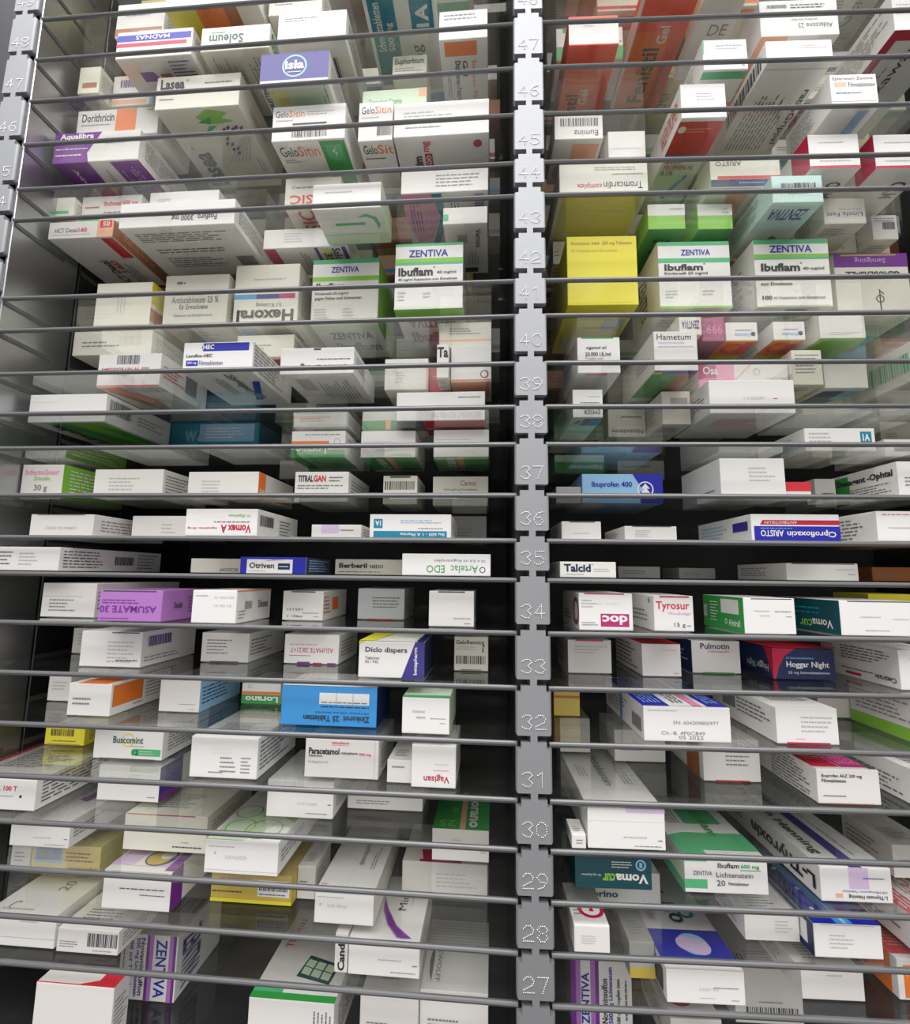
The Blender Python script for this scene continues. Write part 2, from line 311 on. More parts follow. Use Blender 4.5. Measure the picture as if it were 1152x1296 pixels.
B(44,'L',361,431,225,262,'box with red vertical and upside-down lettering','c',[t('F','DISIC',.1,.12,.8,.42,'r',180),f('F',.2,.6,.9,.75,1),d('F',.15,.7,.07,'lb'),t('B','SIC',.2,.3,.5,.9,'r',90)],.12,1)
B(44,'L',508,618,214,243,'box with pink and teal artwork underneath','w',[f('F',.4,.2,.9,.8,3),g('B',[(0,.5),(0,.98),(.34,.98),(.42,.6),(.3,.2),(.1,.1)],'pk'),g('B',[(.34,.98),(.46,.98),(.5,.5),(.35,.05),(.28,.05),(.42,.6)],'t'),f('B',.55,.3,.78,.9,5,'in_',1),bc('B',.84,.4,.95,.95,1,'in_'),f('B',.06,.3,.2,.9,2,'p',1)],.2)
B(43,'L',62,143,280,301,'flat white and orange box with red square','w',[t('F','HCT Dexal',.1,.35,.45,.6,'k',0,0),t('F','160',.47,.35,.6,.6,'r'),f('F',.08,.15,.65,.26,1,'lg'),p('F',.76,0,1,1,'pe'),p('F',.8,.55,.98,.98,'r'),t('F','50',.84,.62,.95,.9,'wh'),p('R',0,0,1,1,'br'),f('R',.15,.3,.8,.7,2,'pe'),p('B',.8,.65,.98,.98,'r'),p('B',.3,.06,1,.12,'r'),t('B','HCT Dexal',.36,.15,.5,.62,'k',90),t('B','160',.52,.4,.62,.62,'r',90),f('B',.6,.2,.8,.6,3,'g',1)],.24)
B(43,'L',152,297,254,286,'wide white box with upside-down lettering and printed paragraphs underneath','wh',[t('F','Fosfuro  3000 mg',.46,.2,.85,.5,'k',180),f('F',.4,.55,.8,.68,1,'lg'),f('B',.08,.72,.92,.9,5,'k'),f('B',.14,.5,.8,.6,2,'k'),f('B',.16,.2,.7,.42,4,'k'),bc('B',.8,.2,.96,.4,1)],.2)
B(43,'L',334,440,289,313,'flat white box with purple bars and yellow dose underneath','wh',[f('F',.25,.25,.5,.8,4,'lg'),p('B',0,.25,.14,.98,'mag'),p('B',.6,.1,.64,.98,'p'),p('B',.92,.1,.97,.98,'p'),t('B','Salofalk',.8,.15,.9,.95,'k',270),p('B',.68,.2,.79,.95,'ye'),t('B','350',.69,.3,.78,.8,'k',270),f('B',.4,.3,.5,.9,2,'k',1)],.12)
B(43,'L',396,482,232,264,'white box with pale green swirl underneath','wh',[f('F',.18,.6,.58,.72,1,'lg'),p('R',0,0,1,1,'pg'),g('B',[(.6,.75),(.75,.85),(.9,.75),(.93,.55),(.88,.4),(.87,.55),(.84,.7),(.75,.77)],'mg'),p('B',.25,.55,.7,.62,'mg'),p('B',0,0,1,.3,'pg')],.2)
B(43,'L',561,617,262,283,'box with torn flap and vertical lettering','w',[p('F',0,.2,.12,.6,'mg'),t('B','Vernox',.72,.55,.85,.9,'k',270),p('B',.3,.65,.52,.8,'gy'),f('B',.5,.2,.8,.5,3,'g',1),p('B',.4,.04,.75,.14,'k')],.2)
B(41,'L',121,191,358,412,'tall grey-white box with yellow and brown side','c',[f('F',.38,.3,.56,.8,3,'lg',1),p('R',0,.5,.3,1,'y'),p('R',0,.1,.3,.4,'br'),bc('B',.5,.75,.9,.95),g('B',[(.2,.5),(.5,.5),(.9,.1),(.6,.1)],'hp')],.2)
B(41,'L',208,288,348,412,'tall grey-white box with centred lettering','c',[t('F','200 g',.18,.8,.32,.87,'k',0,2),t('F','Antiscabiosum 25 %',.12,.44,.86,.57,'g'),t('F','für Erwachsene',.25,.32,.7,.42,'g'),t('F','Emulsion mit Benzylbenzoat',.18,.16,.78,.23,'g',0,0)],.2)
B(41,'L',297,378,335,410,'tall white box with blue to pink stripe and upside-down lettering','c',[f('F',.3,.72,.8,.78,1,'lg'),p('F',0,.42,.35,.5,'sb'),p('F',.35,.42,.7,.5,'in_'),p('F',.7,.42,.95,.5,'mag'),t('F','0,1 % Lösung',.35,.28,.75,.36,'g',180),t('F','Hexoral',.06,.04,.94,.24,'k',180,2),t('B','Hexoral',.2,.5,.9,.75,'g',180,2),p('B',.05,.1,.3,.9,'lb')],.2)
B(41,'L',395,479,328,410,'tall white and green box second from the numbered post','cr',[p('F',0,.66,1,.97,'wh'),p('F',0,.93,1,1,'mg'),p('F',0,.66,1,.73,'lgr'),t('F','ZENTIVA',.28,.79,.7,.88,'b'),t('F','Ibuflam',.06,.54,.5,.63,'k',0,2),t('F','Kindersaft 20 mg/ml',.05,.44,.55,.49,'k'),t('F','gegen Fieber und Schmerzen',.05,.36,.75,.42,'k'),f('F',.05,.08,.3,.25,3,'lg'),f('F',.48,.1,.65,.25,2,'lg'),p('R',0,0,1,1,'lgr'),p('B',0,.82,1,1,'pg'),t('B','ZENTIVA',.2,.6,.85,.78,'in_'),t('B','Ibuflam',.2,.25,.9,.5,'g',0,2)],.2)
B(41,'L',500,586,308,391,'tall white and green box nearest the numbered post','wh',[p('F',0,.96,1,1,'mg'),p('F',0,.7,1,.77,'lgr'),p('F',0,.67,1,.71,'mg'),t('F','ZENTIVA',.2,.79,.78,.9,'b'),t('F','Ibuflam',.05,.5,.56,.63,'k',0,2),d('F',.58,.63,.012,'k',.006),t('F','40 mg/ml',.62,.52,.9,.57,'k'),t('F','40 mg/ml Suspension zum Einnehmen',.05,.42,.92,.47,'k'),f('F',.05,.12,.2,.28,3,'lg'),f('F',.42,.16,.58,.26,2,'lg'),p('F',0,0,1,.03,'pg'),p('B',0,.85,1,1,'lgr'),t('B','ZENTIVA',.15,.6,.9,.8,'g',180),t('B','Ibuflam',.15,.25,.9,.5,'g',0,2)],.22)
B(40,'L',93,192,418,449,'dim grey box above the red-lettered one','c',[g('B',[(.3,.9),(.6,.9),(.9,.2),(.7,.2)],'hp')],.16,1)
B(40,'L',300,372,424,452,'dim white box with blue disc and red panel','c',[p('B',.6,.2,.95,.9,'r'),d('B',.2,.5,.2,'sb')],.16,1)
B(40,'L',556,622,407,440,'pale box with fine orange stripe','c',[p('F',0,.25,1,.33,'pe'),f('F',.2,.5,.8,.8,3)],.14,1)
B(39,'L',124,203,448,489,'white box with red lettering under a barcode','wh',[bc('F',.3,.68,.66,.96),t('F','AMOXICILLIN AL 500',.05,.46,.82,.58,'r'),f('F',.4,.3,.48,.34,1),p('F',0,.0,1,.04,'r'),g('B',[(0,.98),(.35,.98),(.6,.55),(.5,.1),(.35,.1)],'br'),g('B',[(0,.98),(.25,.98),(.5,.5),(.4,.4)],'o'),p('B',.4,.8,1,.95,'lg'),f('B',.6,.4,.8,.7,3,'g',1),f('R',.05,.3,.5,.7,3,'r'),p('R',.5,.25,.75,.8,'g')],.2)
B(39,'L',232,320,433,471,'white box with bright blue bar across the top','wh',[p('F',.28,.7,.94,.97,'b'),d('F',.32,.835,.13,'b'),t('F','HEC',.28,.76,.44,.92,'wh',0,2),t('F','Levoflox-HEC',.05,.5,.42,.61,'k'),p('F',.05,.22,.22,.4,'b'),t('F','250 mg',.07,.26,.2,.36,'wh'),t('F','Filmtabletten',.24,.24,.58,.38,'in_',0,0),f('F',.06,.06,.4,.14,1,'k'),g('B',[(.55,.2),(.66,.2),(.95,.75),(.84,.75)],'b'),t('B','Levoflox-HEC',.55,.45,.68,.95,'k',90),p('B',.62,.25,.75,.4,'g'),f('B',.3,.4,.45,.9,3,'g',1),f('R',.02,.1,.8,.95,6,'g')],.22)
B(39,'L',355,448,440,473,'white box with upside-down lettering, fourth from the numbered post','wh',[p('F',.45,.9,.55,.98,'dk'),t('F','Conleo 20 mg',.28,.12,.93,.4,'k',180),f('F',.5,.5,.95,.6,1,'k'),f('B',.4,.2,.9,.85,7,'g',1),p('B',.14,.5,.34,.85,'gy'),f('R',.1,.3,.5,.8,3)],.2)
B(39,'L',487,543,454,493,'white box with reddish right edge','w',[p('F',.95,0,1,.7,'pe'),f('F',.1,.75,.9,.88,1),f('F',.25,.2,.5,.6,4,'lg'),g('B',[(.3,.9),(.9,.9),(.9,.2),(.6,.2)],'c')],.12)
B(39,'L',543,571,466,496,'dark red box between two white ones','wr',[f('F',.1,.5,.9,.7,2,'pe')],.1,1)
B(39,'L',553,568,436,478,'box with two large dark letters','w',[t('F','Ta',.05,.6,.95,.92,'k',0,2)],.08,1)
B(39,'L',571,622,437,483,'upright white box with orange line nearest the numbered post','wh',[t('F','17911 04.2022',.15,.42,.85,.5,'lg',180,0),d('F',.83,.2,.11,'k',.08),p('F',0,.02,1,.06,'o'),p('B',0,.3,.95,.98,'pe')],.14)
B(38,'L',37,134,499,534,'white box with bright green underside beside the left wall','wh',[f('F',.05,.7,.4,.75,1,'c'),p('B',.2,.05,.95,.97,'lgr'),g('B',[(.25,.95),(.45,.95),(.7,.2),(.45,.2)],'gr'),t('B','Linola',.12,.2,.3,.9,'k',90,2),g('B',[(.75,.9),(.95,.6),(.95,.1),(.8,.1)],'gr'),bc('R',.05,.35,.35,.85),f('R',.45,.3,.9,.7,3)],.24)
B(38,'L',207,328,535,569,'blue box with pale label','t',[t('F','W',.23,.3,.35,.7,'lb',0,2),t('F','eleda',.36,.3,.6,.6,'lb',0,1),p('F',.38,.3,.95,.95,'lb'),f('F',.45,.4,.9,.85,3,'wh'),t('B','Monuril 3g',.25,.4,.85,.75,'lb',180,2)],.2,1)
B(38,'L',372,440,521,540,'white box with green underside','w',[p('B',.3,.2,1,.8,'gr')],.12,1)
B(38,'L',459,501,521,544,'white and green box with orange stripe','w',[p('F',0,.0,1,.5,'gr'),p('F',.7,0,.85,.55,'pe')],.1,1)
B(38,'L',502,614,496,532,'wide white box with dark red underside','wh',[f('F',.7,.75,.95,.85,1,'k'),t('F','BETASERC 123 456 789',.4,.1,.95,.28,'lg',180,0),p('B',.05,.55,1,.98,'r'),p('B',.0,.4,.3,.98,'k'),p('B',.3,.1,1,.5,'wr')],.14)
B(37,'L',354,391,583,606,'small pale box with orange print','w',[f('F',.1,.3,.9,.7,3,'pe')],.1,1)
B(37,'L',369,437,542,579,'white box with orange stripe and upside-down lettering on green','wh',[f('F',.25,.82,.9,.9,1,'k'),p('F',0,.5,.7,.62,'o'),d('F',.85,.6,.12,'lg',.09),p('F',0,0,1,.3,'gr'),p('F',.05,.1,.68,.44,'gr'),t('F','Lorano',.08,.14,.66,.42,'wh',180,2),p('B',0,.3,1,1,'gr')],.18)
B(37,'L',457,526,542,579,'plain white box with vertical lettering on green underneath','wh',[f('F',.05,.55,.6,.62,1,'lg'),f('F',.3,.2,.6,.3,1,'lg'),p('B',.0,.1,1,1,'gr'),t('B','Lorano',.2,.2,.4,.95,'wh',90,2),p('B',.45,.1,.58,1,'pe')],.16)
B(37,'L',549,619,542,578,'plain white box with green underside nearest the numbered post','wh',[f('F',.05,.6,.7,.66,1,'lg'),p('B',.0,.1,1,1,'gr'),t('B','Lorano',.15,.2,.38,.95,'wh',90,2),p('B',.42,.1,.53,1,'pe')],.16)
B(36,'L',27,79,588,632,'white box with bright green side','w',[t('F','InfectoSoor',.08,.7,.9,.86,'pk'),t('F','Zinksalbe',.3,.54,.7,.66,'lgr',0,0),t('F','30 g',.33,.2,.65,.42,'g'),p('R',0,0,1,1,'lgr'),f('R',.1,.1,.9,.9,8,'wh')],.2)
B(36,'L',119,206,594,631,'plain white box with black print on its side','w',[f('F',.22,.25,.72,.75,4,'lg'),f('R',.05,.2,.6,.85,4,'k')],.18)
B(36,'L',238,327,597,631,'white box with orange stripe along its side','w',[f('F',.2,.2,.6,.7,4,'lg'),p('R',0,.0,.18,1,'o'),t('R','N1',.04,.1,.14,.4,'wh'),p('R',.25,.1,.9,.25,'o')],.2)
B(36,'L',373,441,597,635,'white box with bold black and red lettering','wh',[t('F','TITRAL',.06,.66,.34,.88,'k',0,2),t('F','GAN',.35,.66,.58,.88,'r',0,2),f('F',.64,.64,.94,.86,2,'k'),f('F',.06,.4,.92,.58,2,'g'),f('R',.1,.2,.9,.8,4,'g')],.2)
B(36,'L',485,528,602,638,'small yellowish box with a barcode','c',[p('F',.2,.92,.8,.98,'dk'),bc('F',.05,.5,.92,.8),d('F',.15,.25,.05,'k')],.14)
B(36,'L',548,618,603,640,'grey-white box with thin red script lettering','c',[t('F','Clareva',.5,.68,.78,.86,'wr',0,0),t('F','0,03 mg/2 mg Filmtabletten',.2,.5,.8,.58,'k',0,0),f('F',.08,.2,.4,.26,1,'lg')],.14)
B(35,'L',38,118,651,.04,'plain white box beside the left wall','w',[p('F',.1,.96,.85,.99,'dk'),t('F','238B0 02 03/22',.25,.3,.75,.42,'lg',180,0)],.22)
B(35,'L',167,236,653,.12,'dim white box partly behind its right neighbour','w',[f('F',.55,.2,.85,.7,3,'lg')],.18)
B(35,'L',235,326,644,.02,'white box with upside-down dark red lettering','wh',[t('F','Vomex A',.5,.12,.92,.42,'wr',180,2),t('F','Suppositorien 150 mg',.04,.25,.45,.34,'wr',180),t('F','10 Zäpfchen',.6,.7,.9,.82,'lgr',180),f('F',.4,.48,.9,.56,1,'k'),bc('R',.05,.4,.35,.8),f('R',.5,.15,.85,.8,3,'k')],.22)
B(35,'L',394,457,664,.07,'low white box with brown stripe','w',[p('F',.2,.35,.55,1,'ll'),f('F',.58,.5,.85,.7,1,'k'),f('R',.1,.2,.9,.8,3)],.18)
B(35,'L',468,571,651,.03,'white box with teal stripe and square teal emblem','wh',[p('F',.05,.0,.95,.28,'t'),t('F','Ibu 600 - 1 A Pharma',.38,.06,.92,.2,'wh',180),p('F',.05,.4,.16,.8,'t'),t('F','1A',.07,.5,.14,.72,'wh',180,2),f('F',.38,.6,.9,.78,2,'lb'),f('F',.6,.36,.9,.43,1,'k')],.2)
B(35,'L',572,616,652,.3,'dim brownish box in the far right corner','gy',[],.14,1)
B(34,'L',-26,75,692,.03,'long white box with printed right side','wh',[f('F',.2,.2,.42,.85,4,'k'),f('F',.5,.2,.76,.8,4,'lg'),f('R',.03,.1,.42,.9,6,'k'),bc('R',.48,.3,.68,.7),f('R',.72,.1,.95,.9,5)],.34)
B(34,'L',241,304,707,.14,'dark grey-looking box behind the blue-ended one','c',[t('F','RODOM',.6,.1,.95,.35,'k',180,0)],.2,1)
B(34,'L',304,387,705,.045,'blue-ended box with white label','wh',[p('F',0,0,.1,1,'b'),p('F',.8,0,1,1,'b'),p('F',.1,.86,.8,1,'b'),g('F',[(.35,.75),(.5,.84),(.7,.82),(.5,.8)],'hp'),t('F','Otriven',.14,.32,.52,.66,'k',0,1),p('F',.58,.25,.76,.62,'nb'),f('F',.6,.35,.74,.5,1,'wh'),f('F',.14,.12,.4,.2,1),p('R',0,0,1,1,'nb'),f('R',.1,.1,.9,.9,5,'lb')],.16)
B(34,'L',424,509,708,.17,'dim grey box with black lettering','c',[t('F','Berberil',.06,.42,.48,.75,'k',0,2),t('F','NEDO',.52,.42,.72,.65,'k',0,1),f('F',.06,.12,.68,.24,1,'k')],.2)
B(34,'L',509,621,701,.02,'white box with upside-down green lettering','wh',[t('F','Artelac  EDO',.28,.14,.86,.48,'gr',180,0),d('F',.91,.28,.14,'in_',.1),t('F','10 x 0,6 ml Augentropfen',.37,.62,.94,.78,'g',180,0)],.18)
B(33,'L',53,121,738,781,'white box with upside-down small print, its side running far back','w',[f('F',.15,.15,.65,.55,4,'g'),p('F',.02,.6,.75,.62,'lg'),f('R',.02,.2,.12,.8,3,'k'),f('R',.3,.3,.8,.5,2)],.3)
B(33,'L',125,205,747,788,'lilac box with dark upside-down lettering','lp',[t('F','ASUMATE 30',.02,.28,.92,.5,'p',180,1),f('F',.05,.55,.7,.72,2,'p'),f('F',.05,.06,.5,.13,1,'p'),p('F',.05,.95,.9,.99,'dk'),p('R',.0,.02,1,.98,'lp'),t('R','Exeltis',.22,.4,.38,.6,'k'),f('R',.5,.2,.95,.8,5,'p')],.18)
B(33,'L',243,299,747,789,'white box with barcode on its right side','wh',[t('F','0023 0201 34',.5,.75,.95,.82,'lg',180,0),t('F','23 04 01',.5,.5,.9,.57,'lg',180,0),f('F',.08,.8,.35,.86,1),p('R',0,.96,1,1,'o'),bc('R',.22,.4,.42,.65,0,'g'),f('R',.05,.1,.25,.4,3),t('R','Daivonex',.6,.4,.9,.65,'dk')],.16)
B(33,'L',358,409,748,785,'white box with orange patch on its side','w',[p('F',.2,.95,.8,.99,'dk'),t('F','105121',.12,.33,.5,.41,'k',180,0),t('F','P9821 3',.12,.1,.5,.17,'k',180,0),f('F',.5,.22,.9,.28,1),f('F',.78,.1,.9,.16,1),p('R',.35,.3,.6,.75,'o'),f('R',.02,.2,.3,.85,4,'br')],.18)
B(33,'L',453,512,745,784,'bluish grey box with print on the right half','bg',[f('F',.32,.35,.92,.75,4,'k'),p('F',.2,.0,.8,.02,'r')],.14)
B(33,'L',543,600,748,793,'almost blank white box with a slit along the top','w',[p('F',.2,.95,.8,.99,'dk'),f('F',.55,.2,.92,.26,1),f('F',.78,.06,.92,.12,1)],.14)
B(32,'L',92,128,795,827,'plain pale box with a dark green neighbour','w',[f('F',.2,.3,.8,.8,3,'lg')],.12,1)
B(32,'L',140,172,795,825,'dark green box','dt',[],.12,1)
B(32,'L',102,179,799,844,'white box with a purple barcode on its side','wh',[f('F',.45,.1,.97,.75,6,'lg'),f('F',.6,.14,.95,.24,1,'k'),p('F',.5,.95,.95,.98,'dk'),bc('R',.1,.55,.5,.85,0,'in_'),f('R',.05,.12,.8,.3,2)],.2)
B(32,'L',255,315,801,838,'bluish white box with print upside down','w',[f('F',.12,.25,.65,.8,5,'g'),p('F',.2,.0,.8,.03,'dk'),f('R',.05,.2,.6,.8,5,'k')],.2)
B(32,'L',360,429,803,840,'white box with upside-down red lettering and purple bottom edge','wh',[t('F','ASUMATE 28/21+7',.12,.38,.9,.54,'hp',180,0),f('F',.1,.6,.6,.7,1,'pk'),f('F',.1,.24,.5,.3,1,'hp'),p('F',.25,-.0,.48,.06,'p'),p('F',.54,.0,.7,.04,'mag'),p('F',.8,.0,.95,.04,'p'),f('R',.1,.2,.8,.8,3)],.16)
B(32,'L',454,537,812,858,'white and dark blue box with slanted blue corner','wh',[g('F',[(.66,0),(1,0),(1,1),(.86,1)],'in_'),g('F',[(0,.9),(0,1),(.1,1)],'y'),t('F','Diclo dispers',.1,.66,.74,.84,'k'),t('F','Tabletten',.1,.5,.32,.58,'k',0,0),t('F','50 / N2',.1,.4,.3,.47,'k',0,0),t('F','betapharm',.84,.1,.91,.85,'wh',90,1),p('R',0,0,1,1,'nb'),g('T',[(.25,0),(.85,0),(.9,1),(.4,1)],'cr'),g('T',[(0,0),(.22,0),(.38,1),(0,1)],'y'),p('T',.88,0,1,1,'nb')],.16)
B(32,'L',575,618,806,849,'small cream box with barcode and music note','c',[t('F','GeloRevoice',.05,.78,.88,.9,'k'),f('F',.05,.6,.7,.73,2,'lg'),g('F',[(.82,.55),(.86,.55),(.86,.75),(.92,.68),(.88,.78),(.84,.78)],'k'),bc('F',.06,.2,.92,.44),p('F',.2,.02,.8,.04,'dk')],.12)
B(31,'L',61,89,855,887,'small white box beside an orange-sided one','w',[f('F',.2,.4,.9,.8,2,'lg')],.12,1)
B(31,'L',86,140,865,906,'white box with orange panel on its side','wh',[p('R',.03,.25,.5,.92,'o'),f('R',.35,.1,.5,.2,1),f('R',.55,.2,.95,.9,5,'g'),g('T',[(.2,0),(.9,0),(1,1),(.4,1)],'o'),bc('T',.4,.3,.75,.9)],.2)
B(31,'L',202,253,861,901,'white box with light blue side','w',[f('F',.5,.22,.9,.27,1),f('F',.75,.08,.9,.12,1),p('R',0,0,1,1,'lb'),f('R',.05,.2,.8,.8,5,'nb')],.18)
B(31,'L',306,355,865,891,'white and green box half hidden by the blue one','wh',[p('F',0,0,1,.45,'gr'),p('F',0,.46,1,.6,'o'),t('F','Lorano',.1,.08,.95,.38,'wh',180,2),d('F',.2,.85,.1,'lg',.07)],.14,1)
B(31,'L',356,477,869,919,'bright blue box with white day panel','sb',[p('F',.4,.55,.92,.84,'wh'),p('F',.575,.55,.58,.84,'sb'),p('F',.75,.55,.755,.84,'sb'),f('F',.42,.57,.9,.63,1,'k'),f('F',.42,.46,.92,.52,1,'nb'),t('F','100 Tabletten (N3) zum Einnehmen',.36,.32,.92,.38,'nb',180,0),t('F','Zinkorot  25 Tabletten',.24,.12,.93,.27,'k',180,1),p('R',0,0,1,1,'nb'),p('T',0,0,1,1,'wh')],.13)
B(31,'L',509,569,883,929,'white box with pale green top','wh',[f('F',.6,.4,.92,.46,1),f('F',.8,.28,.92,.33,1),t('F','07/2023',.22,.58,.48,.64,'g',180,0),t('F','26580',.3,.42,.5,.48,'g',180,0),p('T',0,0,1,1,'pg'),p('T',0,0,1,.12,'mg'),p('T',.3,.3,.7,1,'wh'),p('R',0,0,1,1,'pg')],.16)
B(30,'L',57,107,920,943,'small yellow box with a barcode','y',[bc('F',.15,.5,.75,.88),f('F',.2,.15,.8,.3,1,'k'),p('F',.1,.04,.9,.07,'br')],.14,1)
B(30,'L',119,206,921,961,'white box with green pill badge and dark green lettering','wh',[t('F','Buscomint',.28,.5,.72,.72,'dt',0,1),d('F',.5,.6,.22,'y',.18),f('F',.55,.4,.75,.44,1,'k'),p('F',.6,.12,.98,.34,'mg'),d('F',.6,.23,.11,'mg'),t('F','12',.58,.15,.66,.31,'dt',0,1),f('F',.68,.16,.95,.3,2,'pg'),p('F',.1,.0,.9,.025,'dk'),f('R',.1,.2,.9,.9,7,'g')],.18)
B(30,'L',241,326,933,985,'white box with printed right side','wh',[f('F',.45,.12,.72,.55,4,'g'),f('F',.28,.1,.5,.18,1,'g'),f('F',.76,.12,.92,.55,5,'g'),f('R',.05,.15,.85,.9,4,'dk'),p('F',.3,.6,.6,.75,'cr')],.2)
B(30,'L',386,479,936,985,'white box with black lettering and red dose','w',[t('F','ratiopharm',.36,.86,.6,.95,'r'),p('F',.36,.84,.6,.85,'r'),t('F','Paracetamol',.05,.6,.47,.77,'k',0,2),t('F','-ratiopharm',.48,.6,.72,.69,'k'),t('F','500 mg',.74,.59,.9,.67,'r'),t('F','Zäpfchen',.05,.52,.24,.59,'k'),t('F','10 Zäpfchen N1',.05,.36,.32,.43,'g',0,0),p('F',.95,0,.955,1,'lg')],.16)
B(30,'L',490,526,962,991,'grey box behind the red-lettered one','w',[f('F',.2,.6,.7,.8,1)],.12,1)
B(30,'L',516,577,943,997,'white box with upside-down red lettering near the post','wh',[t('F','Vagisan',.28,.12,.86,.32,'hp',180,1),f('F',.5,.38,.85,.44,1,'pk'),t('F','25 g Creme',.52,.52,.84,.58,'lg',180,0)],.14)
B(29,'L',-62,45,985,1024,'white box with red top edge and red lettering','wh',[t('F','DOXYCYCLIN AL 100 T',.02,.62,.78,.78,'r',0,1),f('F',.5,.42,.74,.48,1),d('F',.83,.45,.05,'k'),p('T',0,0,.08,1,'r'),f('T',.2,.2,.9,.9,5,'g'),f('R',.05,.15,.95,.9,6,'dk')],.3)
B(29,'L',124,202,967,1014,'white box with blue and violet side','wh',[t('F','10 2011   07 2021',.3,.5,.9,.58,'k',180,0),f('F',.82,.1,.95,.17,1),p('R',0,0,.45,1,'in_'),p('R',.0,.0,.45,.2,'p'),p('T',.6,.3,1,1,'in_'),p('T',.5,.5,.9,.9,'lb')],.18)
B(29,'L',338,422,985,1035,'white box with lilac mark seen through the glass','wh',[t('F','44674110116',.46,.34,.76,.42,'lg',180,0),f('F',.6,.1,.92,.16,1),f('F',.92,.34,.97,.42,1,'k'),g('T',[(.4,.2),(.8,.2),(.8,.6),(.45,.6)],'ll'),f('R',.1,.2,.6,.8,2)],.18)
B(29,'L',440,535,1005,1025,'dim flat box at the back of its shelf','w',[],.12,1)
B(28,'L',13,88,1038,1072,'white box with purple mark on top','wh',[f('F',.4,.3,.7,.4,1,'lg'),f('F',.6,.08,.95,.14,1),f('F',.92,.3,.98,.38,1,'k'),g('T',[(.5,.5),(.7,.45),(.8,.8),(.62,.9)],'p'),f('R',.05,.3,.5,.7,2)],.2)
B(28,'L',157,262,1024,1078,'greyish box with thin red line along its top','c',[p('F',.02,.97,.85,1,'hp'),f('F',.6,.1,.95,.2,1,'dk'),f('F',.7,.25,.8,.3,1),f('R',.1,.5,.8,.8,2)],.2)
B(28,'L',259,352,1064,1107,'white box with light green swirls on top','wh',[f('F',.05,.75,.4,.85,1,'lg'),t('F','4223741072',.28,.45,.58,.55,'lg',180,0),d('F',.14,.6,.04,'lg'),p('F',0,.1,1,.115,'lg'),g('T',[(0,0),(.5,0),(.8,.3),(.6,.6),(.1,.4)],'pg'),g('T',[(.75,.4),(1,.3),(1,.7),(.8,.7)],'lgr'),d('T',.3,.2,.12,'lgr',.11),d('T',.22,.45,.11,'dt',.104),d('T',.65,.18,.15,'lgr',.138),d('T',.75,.55,.12,'lgr',.113),f('R',.05,.3,.6,.7,2,'g')],.26)
B(28,'L',547,619,1050,1090,'white box with green top and orange line nearest the post','w',[f('F',.35,.5,.55,.72,2,'lg'),f('F',.68,.5,.95,.58,1,'k'),f('F',.85,.28,.95,.34,1),p('T',.0,0,1,1,'gr'),p('T',.48,0,.58,1,'pe'),t('T','Lorano',.64,.05,.86,.85,'wh',270,2),t('T','25',.1,.05,.4,.2,'lgr',180),g('T',[(.3,.4),(.36,.6),(.42,.4)],'mg')],.18)
B(27,'L',14,40,1066,1102,'small grey-looking box left of the gold one','w',[f('F',.2,.3,.8,.7,3)],.1,1)
B(27,'L',38,127,1070,1105,'gold box with pale barcode label','lgold',[p('F',.05,.35,.45,.95,'lb'),bc('F',.08,.45,.42,.85,0,'gy'),t('F','Expectoran',.55,.1,.98,.25,'br',180),f('F',.5,.4,.95,.8,3,'br'),p('R',0,0,1,1,'ye')],.14,1)
B(27,'L',130,216,1101,1152,'white box with orange and purple crescent on top','wh',[f('F',.25,.5,.92,.58,1,'k'),f('F',.55,.36,.92,.43,1,'k'),p('F',.1,.97,.95,.985,'lg'),p('R',0,0,.13,1,'p'),p('T',.0,.06,1,.24,'ll'),p('T',.86,.02,1,.28,'p'),p('T',.35,.06,.72,.24,'wh'),d('T',.62,.17,.11,'nb'),d('T',.6,.16,.085,'gold'),d('T',.68,.2,.05,'wh'),g('T',[(.2,.4),(.3,.4),(.25,.5)],'nb')],.3)
B(27,'L',267,370,1106,1143,'gold box with white barcode panel','gold',[p('F',.58,.25,.97,.8,'wh'),bc('F',.6,.45,.95,.75),f('F',.6,.28,.93,.38,1,'k'),t('F','Expectoran',.1,.72,.5,.88,'br',180),f('F',.02,.3,.4,.42,1,'dk'),p('F',.0,.0,1,.12,'y'),p('R',0,0,1,1,'gold')],.16)
B(27,'L',376,399,1096,1138,'narrow dim white box','w',[],.1,1)
B(27,'L',398,473,1129,1170,'white box with vertical print on its long top','wh',[f('F',.05,.78,.5,.86,1,'lg'),t('F','44 001 0515',.22,.5,.55,.6,'lg',180,0),d('F',.1,.58,.04,'lg'),p('F',0,.95,1,.97,'lg'),t('T','Hepathromb',.5,.35,.64,.75,'g',270,0),f('T',.75,.3,.85,.7,2,'g',1),f('T',.05,.02,.2,.1,1,'pk'),p('R',0,0,1,1,'c')],.26)
B(27,'L',509,617,1092,1132,'wide white box with pink edge at the back','w',[f('F',.4,.2,.9,.7,4,'lg'),g('T',[(.25,0),(.35,0),(.4,.3),(.2,.3)],'hp'),p('T',.2,.0,.7,.06,'hp')],.16)
B(26,'L',-20,70,1156,1198,'white box with dark vertical print on its long top','wh',[f('F',.5,.72,.75,.82,1,'lg'),p('F',0,.26,1,.28,'lg'),t('T','20 | cm',.55,.25,.75,.6,'g',90,0),t('T','C',.2,.03,.3,.12,'g',0,0),f('T',.15,.02,.6,.06,1,'lg'),f('R',.02,.45,.3,.65,2,'k'),f('R',.35,.4,.9,.7,3,'g')],.3)
B(26,'L',72,150,1176,1207,'white box with a barcode on its right half','w',[bc('F',.5,.3,.98,.85),f('F',.05,.2,.4,.5,3),f('F',.6,.1,.9,.2,1)],.12)
